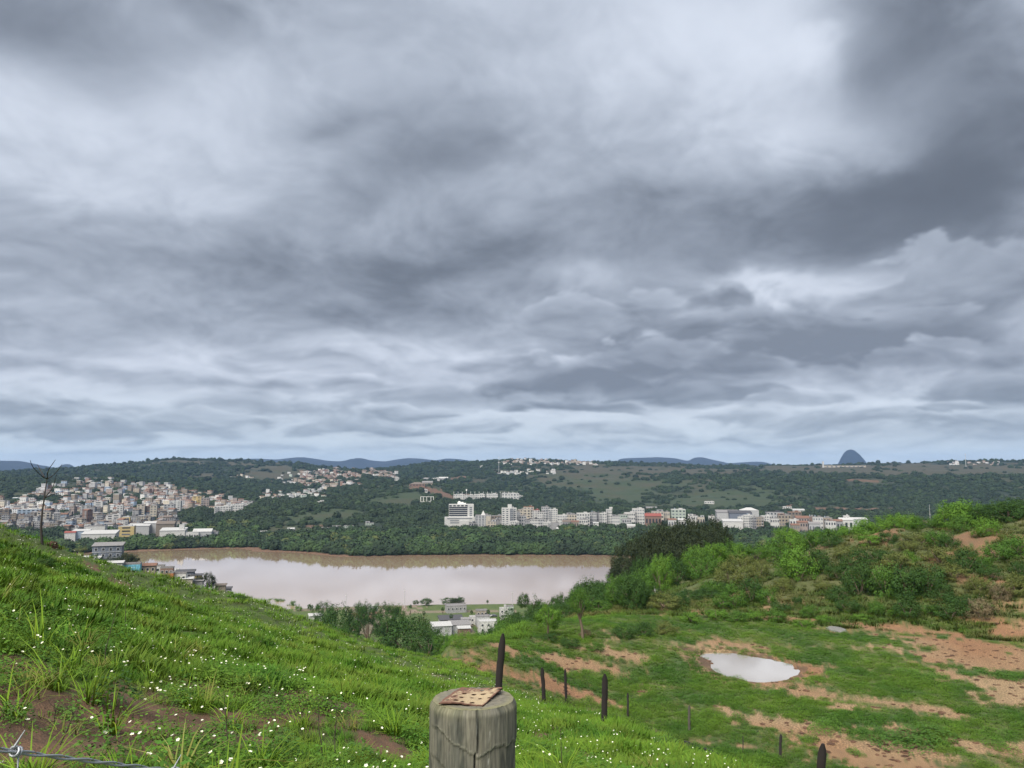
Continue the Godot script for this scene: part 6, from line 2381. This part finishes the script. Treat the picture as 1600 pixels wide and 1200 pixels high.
func wire_and_posts() -> void:
	# twisted barbed wire from beyond the left edge to the post
	var a := along(-420, 1119, 0.66)
	var b := along(690, 1253, 1.84)
	var zinc := mat("zinc_wire", Color(0.38, 0.40, 0.43), 0.45)
	zinc.metallic = 0.55
	var o := thing("barbed_wire", a)
	var dir := (b - a)
	var side := dir.normalized().cross(Vector3.UP).normalized()
	var up := side.cross(dir.normalized())
	for k in 2:
		var path := []
		var radii := []
		var n := 300
		for i in n + 1:
			var t := float(i) / n
			var turn := t * dir.length() * TAU / 0.075 + PI * k
			path.append(dir * t + (side * cos(turn) + up * sin(turn)) * 0.00128 - Vector3(0, 0.002 * sin(t * PI), 0))
			radii.append(0.00105)
		var s := Shape.new()
		s.tube(path, radii, 8)
		put("strand", s.mesh(), zinc, o)
	for k in 9:
		# a barb: a short wire wound twice round both strands with two sharp ends
		var t := 0.0
		var want := 25.0 - 250.0 * 3 + k * 250.0
		var best := 1e9
		for i in 400:
			var q := a + dir * (i / 400.0)
			var l := (q - Vector3(0, EYE, 0))
			var px := 800.0 + F * l.x / (-(l.z * cos(PITCH)) + l.y * sin(PITCH))
			if absf(px - want) < best:
				best = absf(px - want)
				t = i / 400.0
		if best > 6.0:
			continue
		var mid := dir * t - Vector3(0, 0.002 * sin(t * PI), 0)
		var f := dir.normalized()
		var path := []
		var radii := []
		path.append(mid + up * 0.0165 + side * 0.004 - f * 0.003)
		radii.append(0.0004)
		for i in 26:
			var turn := PI / 2 + i * TAU * 2.5 / 25.0
			path.append(mid + (side * cos(turn) + up * sin(turn)) * 0.0037 + f * lerpf(-0.0035, 0.0042, i / 25.0))
			radii.append(0.0011)
		path.append(mid - up * 0.0150 + side * 0.003 + f * 0.006)
		radii.append(0.0004)
		var s := Shape.new()
		s.tube(path, radii, 7)
		put("barb", s.mesh(), zinc, o)
	tell(o, "twisted galvanised barbed wire crossing the lower left corner", "barbed wire")
	# charred stakes of the old fence along the bank
	var burnt := mat("charred_wood", Color.WHITE, 0.95)
	burnt.vertex_color_use_as_albedo = true
	for k in [[775, 1098, 786, 990, 20.0, 11, 0.02, "tall charred fence stake leaning right behind the thick post"], [850, 1095, 847, 1043, 0.0, 6, 0.02, "charred stake left of the thin pair beside the clay"], [885, 1100, 883, 1045, 0.0, 4, 0.02, "thin charred stake second beside the clay edge"], [944, 1131, 945, 1053, 0.0, 9, 0.02, "stout charred stake with a pointed top in the middle of the bank"], [981, 1121, 981, 1082, 0.0, 3, 0.1, "thin short dark stake right of the stout one"], [1077, 1142, 1077, 1102, 0.0, 4, 0.6, "short grey stake standing in the bank grass"], [1219, 1188, 1220, 1147, 0.0, 4, 0.1, "thin dark stake near the bottom right"], [1274, 1240, 1286, 1162, 13.5, 12, 0.02, "thick charred stake cut by the bottom edge at the right"], [1161, 1178, 1161, 1150, 0.0, 1.4, 0.3, "hair-thin stick between the grey and the dark stake"]]:
		var foot: Vector3 = seen(k[0], k[1], 8.0) if k[4] == 0.0 else along(k[0], k[1], k[4])
		if k[4] > 0.0:
			foot = ground(foot.x, foot.z)
		var r := Vector2(foot.x, foot.z).length()
		var tip := along(k[2], k[3], r)
		var st := thing("charred_stake", foot)
		var to := tip - foot
		var path := []
		var radii := []
		var wide: float = k[5] * r / F * 0.5
		for i in 15:
			var t := i / 14.0
			path.append(to * t + Vector3(noise_b.get_noise_2d(t * 3.0, k[0]), 0, noise_b.get_noise_2d(t * 3.0, k[0] + 9.0)) * wide * 0.35 * t * (1.0 - t) * 4.0)
			radii.append(wide * (1.0 + 0.10 * noise_b.get_noise_2d(t * 9.0, k[1])) * (1.0 if i < 13 else (0.8 if i == 13 else 0.35)))
		path.insert(0, Vector3(0, -0.3, 0) - to * 0.05)
		radii.insert(0, wide)
		var s := Shape.new()
		s.tint = Color(0.014, 0.013, 0.012).lerp(Color(0.12, 0.11, 0.09), k[6])
		s.tube(path, radii, 9)
		put("stake", s.mesh(), burnt, st)
		s = Shape.new()
		s.tint = Color(0.03, 0.028, 0.026)
		for i in 3:
			var t := 0.25 + 0.27 * i
			s.tube([to * t + Vector3(-wide * 1.02, 0, 0), to * (t + 0.004) + Vector3(0, 0, wide * 1.04), to * t + Vector3(wide * 1.02, 0, 0)], [0.003, 0.003, 0.003], 5)
		put("wire_tie", s.mesh(), burnt, st)
		tell(st, k[7], "fence stake", "charred stakes of the old fence", k[0])
	# a charred log half sunk in the grass
	var l0 := seen(1066, 1160, 8.0)
	var l1 := seen(1128, 1184, 8.0)
	var log_thing := thing("charred_log", l0)
	var path := []
	var radii := []
	for i in 18:
		var t := i / 17.0
		var q := l0.lerp(l1, t)
		q = ground(q.x, q.z, 0.05)
		path.append(q - l0 + Vector3(noise_b.get_noise_2d(t * 4.0, 1.0), 0.4 * noise_b.get_noise_2d(t * 5.0, 8.0), 0) * 0.12)
		radii.append(0.10 * (0.35 + sin(t * PI)) * (1.0 + 0.4 * noise_b.get_noise_2d(t * 7.0, 4.0)))
	var ls := Shape.new()
	ls.tint = Color(0.022, 0.022, 0.023)
	ls.tube(path, radii, 10)
	put("trunk", ls.mesh(), burnt, log_thing)
	for i in 3:
		var s := Shape.new()
		s.tint = Color(0.03, 0.028, 0.026)
		var q: Vector3 = path[5 + i * 4]
		s.tube([q, q + Vector3(0.12 - 0.1 * i, 0.12, 0.1), q + Vector3(0.2 - 0.2 * i, 0.2, 0.12)], [0.03, 0.02, 0.006], 6)
		put("branch_stub", s.mesh(), burnt, log_thing)
	tell(log_thing, "charred black log lying half hidden in the bank grass", "log")


func bare_sapling() -> void:
	var r := 33.5
	var foot := seen(66, 852, 20.0)
	r = Vector2(foot.x, foot.z).length()
	var o := thing("bare_sapling", foot)
	var pt := func(px: float, py: float, off := 0.0) -> Vector3:
		return along(px, py, r + off) - foot
	var bark := mat("sapling_bark", Color(0.038, 0.032, 0.030), 0.9)
	var s := Shape.new()
	s.tube([pt.call(66, 856), pt.call(65, 838), pt.call(64, 822), pt.call(66, 800), pt.call(69, 779), pt.call(71, 764), pt.call(73.5, 748)], [0.062, 0.050, 0.042, 0.034, 0.027, 0.021, 0.017], 8)
	put("trunk", s.mesh(), bark, o)
	for k in [
		[[73.5, 748], [74, 740], [77, 732], [82, 725], [86.5, 718.5]], [[73.5, 748], [68, 746], [61, 740], [53, 732], [49, 725], [47.3, 719.5]], [[73.5, 748], [80, 745], [86, 740], [91, 734], [96.5, 726]],
		[[69, 779], [74, 773], [80, 766], [84, 757], [86.5, 749], [88.5, 741.5]], [[70, 778], [77, 775], [84, 772], [92, 770.5]], [[69, 745], [65, 738], [61, 731], [58.5, 726]]]:
		var path := []
		var radii := []
		for i in k.size():
			path.append(pt.call(k[i][0], k[i][1], 0.25 * sin(k[1][0]) * i))
			radii.append(lerpf(0.022, 0.010, float(i) / (k.size() - 1)))
		s = Shape.new()
		s.tube(path, radii, 6)
		put("branch", s.mesh(), bark, o)
	tell(o, "leafless young tree with upswept bare branches on the left crest", "tree")
	# the faint leaning dead stem beside it
	var f2 := seen(75, 842, 20.0)
	o = thing("dead_stem", f2)
	var r2 := Vector2(f2.x, f2.z).length()
	s = Shape.new()
	var p2 := []
	for k in [[75, 842], [83, 822], [92, 803], [100, 785], [104, 772], [104, 758]]:
		p2.append(along(k[0], k[1], r2) - f2)
	s.tube(p2, [0.018, 0.015, 0.013, 0.012, 0.009, 0.004], 5)
	put("stem", s.mesh(), bark, o)
	for k in [[[104, 772], [108, 762], [114, 752], [117, 741]], [[92, 803], [86, 790], [83, 778]], [[100, 785], [112, 783], [120, 779]]]:
		s = Shape.new()
		var q := []
		for e in k:
			q.append(along(e[0], e[1], r2) - f2)
		s.tube(q, [0.010, 0.008, 0.006, 0.003] if q.size() == 4 else [0.010, 0.007, 0.003], 5)
		put("twig", s.mesh(), bark, o)
	tell(o, "thin leaning dead stem right of the leafless young tree", "plant")


func near_plants() -> void:
	# single weeds, dry stalks, a soil mound, a flat rock
	var g := RandomNumberGenerator.new()
	g.seed = 71
	for k in [[180, 1104, 66, 50, "dark bushy weed with white flowers on bare soil, lower left"], [105, 1125, 46, 34, "feathery weed on the bare soil at the left"], [150, 1205, 74, 60, "leafy weed rising from the bottom edge above the barbed wire"], [420, 1100, 40, 26, "leafy weed beside the brown soil patch"], [275, 1100, 50, 34, "rounded weed right of the dark bushy one"], [560, 1200, 60, 44, "leafy weed at the bottom edge left of the thick post"], [20, 1130, 50, 34, "low weed at the left edge above the wire"], [425, 1190, 80, 54, "spreading leafy weed at the bottom edge"], [620, 1135, 44, 28, "small weed left of the thick post"], [345, 1150, 60, 30, "creeping weed on the lower soil patch"], [840, 1185, 50, 30, "leafy weed right of the thick post"], [1040, 1170, 44, 22, "low weed near the charred log"]]:
		var at := seen(k[0], k[1] if k[1] < 1199 else 1199, 3.0)
		var r := Vector2(at.x, at.z).length()
		var o := thing("weed_plant", at, g.randf() * TAU)
		var f := put("foliage", herb(500 + int(k[0]), 260, 0.10, 0.75), mats["leaves%d" % (2 if k[0] == 180 else 1)], o)
		f.scale = Vector3.ONE * (k[2] * r / F)
		f.scale.y *= float(k[3]) / k[2] * 1.2
		for i in 4:
			var s := Shape.new()
			var a := TAU * i / 4.0 + 0.4
			var w: float = k[2] * r / F
			s.tube([Vector3(0, -0.03, 0), Vector3(cos(a) * w * 0.15, w * 0.22, sin(a) * w * 0.15), Vector3(cos(a) * w * 0.3, w * 0.38, sin(a) * w * 0.3)], [0.006, 0.005, 0.003], 5)
			put("stem", s.mesh(), mats.stalk, o)
		tell(o, k[4], "weed")
	for k in [[[163, 1046], [165, 1015], [176, 975], [188, 930], "tall thin dark stalk leaning right in the left meadow"], [[505, 1199], [502, 1160], [498, 1140], [498, 1095], "dark upright stalk at the bottom left of the thick post"], [[524, 1199], [523, 1150], [526, 1120], [525, 1100], "faint dry stalk right of the dark upright one"], [[362, 1180], [355, 1150], [352, 1110], [350, 1080], "thin bent dark stalk above the lower soil patch"], [[878, 1200], [877, 1170], [876, 1148], [875, 1140], "thin stalk right of the thick post"], [[197, 995], [196, 960], [197, 930], [197, 915], "hair-thin stalk on the left meadow"], [[90, 1165], [105, 1140], [112, 1122], [118, 1110], "pale dry straw leaning over the left soil"], [[88, 1135], [86, 1150], [85, 1120], [91, 1100], "short dark stalk at the left soil"]]:
		var at := seen(k[0][0], minf(k[0][1], 1199), 3.0)
		var r := Vector2(at.x, at.z).length()
		var o := thing("dry_stalk", at)
		var path := [Vector3(0, -0.04, 0)]
		for i in range(1, 4):
			path.append(along(k[i][0], k[i][1], r) - at)
		var s := Shape.new()
		s.tube(path, [0.0065, 0.0055, 0.004, 0.002], 6)
		put("stem", s.mesh(), mats.dry_stalk, o)
		for i in 3:
			var q: Vector3 = path[2].lerp(path[3], i * 0.3)
			s = Shape.new()
			s.tube([q, q + Vector3(0.05 - 0.05 * i, 0.05, 0.02), q + Vector3(0.07 - 0.07 * i, 0.10, 0.03)], [0.0028, 0.002, 0.001], 5)
			put("twig", s.mesh(), mats.dry_stalk, o)
		tell(o, k[4], "stalk")
	# the brown mound by the sapling
	var at := seen(80, 855, 20.0)
	var m := MeshInstance3D.new()
	m.name = "soil_mound"
	var sm := Shape.new()
	sm.tint = Color(0.12, 0.062, 0.036)
	for i in 9:
		for j in 20:
			var p := []
			for q in [[0, 0], [1, 0], [1, 1], [0, 1]]:
				var e: float = (i + q[0]) / 9.0 * PI / 2.0
				var a: float = (j + q[1]) / 20.0 * TAU
				var d := Vector3(cos(e) * cos(a), sin(e), cos(e) * sin(a))
				p.append(d * (1.0 + 0.35 * noise_b.get_noise_3d(d.x * 2.0, d.y * 2.0, d.z * 2.0)) * Vector3(0.26, 0.26, 0.26) - Vector3(0, 0.06, 0))
			sm.quad(p[0], p[1], p[2], p[3])
	m.mesh = sm.mesh()
	m.material_override = mats.near_ground
	m.position = at
	add_child(m)
	tell(m, "reddish brown earth mound right of the leafless young tree", "mound")
	at = seen(1306, 984, 60.0)
	var rk := MeshInstance3D.new()
	rk.name = "flat_rock"
	sm = Shape.new()
	sm.tint = Color(0.30, 0.30, 0.28)
	for i in 8:
		for j in 18:
			var p := []
			for q in [[0, 0], [1, 0], [1, 1], [0, 1]]:
				var e: float = (i + q[0]) / 8.0 * PI / 2.0
				var a: float = (j + q[1]) / 18.0 * TAU
				var d := Vector3(cos(e) * cos(a), sin(e), cos(e) * sin(a))
				p.append(d * (1.0 + 0.3 * noise_b.get_noise_3d(d.x * 1.6, d.y * 1.6, d.z * 1.6 + 4.0)) * Vector3(1.15, 0.30, 1.7) - Vector3(0, 0.06, 0))
			sm.quad(p[0], p[1], p[2], p[3])
	rk.mesh = sm.mesh()
	rk.material_override = mats.near_ground
	rk.position = at
	add_child(rk)
	tell(rk, "flat grey rock lying in the yard grass beyond the puddle", "rock")
	# lone clods and weeds at the puddle
	for k in [[1148, 1065, 12, 9, "dark weed tuft at the near edge of the puddle"], [1136, 1016, 14, 6, "reedy tuft in the far end of the puddle"], [1120, 1022, 8, 6, "small reedy tuft in the left of the puddle"], [1396, 1053, 40, 12, "bushy green clump in the yard right of the puddle"], [1440, 1058, 60, 12, "spreading dark weed across the red clay"], [1570, 1060, 60, 14, "dark weed clump on the clay at the right edge"], [1378, 1080, 26, 10, "dark weed clump left on the red clay"], [1290, 1140, 60, 16, "low yellowish weed clump below the puddle"], [1430, 1160, 120, 22, "wide dark weed bed at the bottom right"], [1360, 1150, 50, 18, "dark weed clump left of the wide weed bed"], [1560, 1170, 50, 16, "weed clump at the lower right edge"], [985, 1068, 50, 16, "weedy clump left in the yard"], [1335, 1180, 30, 10, "small weed on the pale clay at the bottom"]]:
		var q := seen(k[0], k[1], 48.0)
		var rr := Vector2(q.x, q.z).length()
		var o := thing("weed_clump", q, g.randf() * TAU)
		var n := 3
		for i in n:
			var f := put("foliage", herb(700 + int(k[0]) + i, 420, 0.06, 0.6), mats["leaves%d" % (1 if k[0] % 3 else 0)], o)
			f.scale = Vector3(k[2] * rr / F * 0.62, k[3] * rr / F * 1.3, k[2] * rr / F * 0.6)
			f.position = Vector3((i - 1) * k[2] * rr / F * 0.28, -0.03, g.randf_range(-0.3, 0.3))
		tell(o, k[4], "weed")
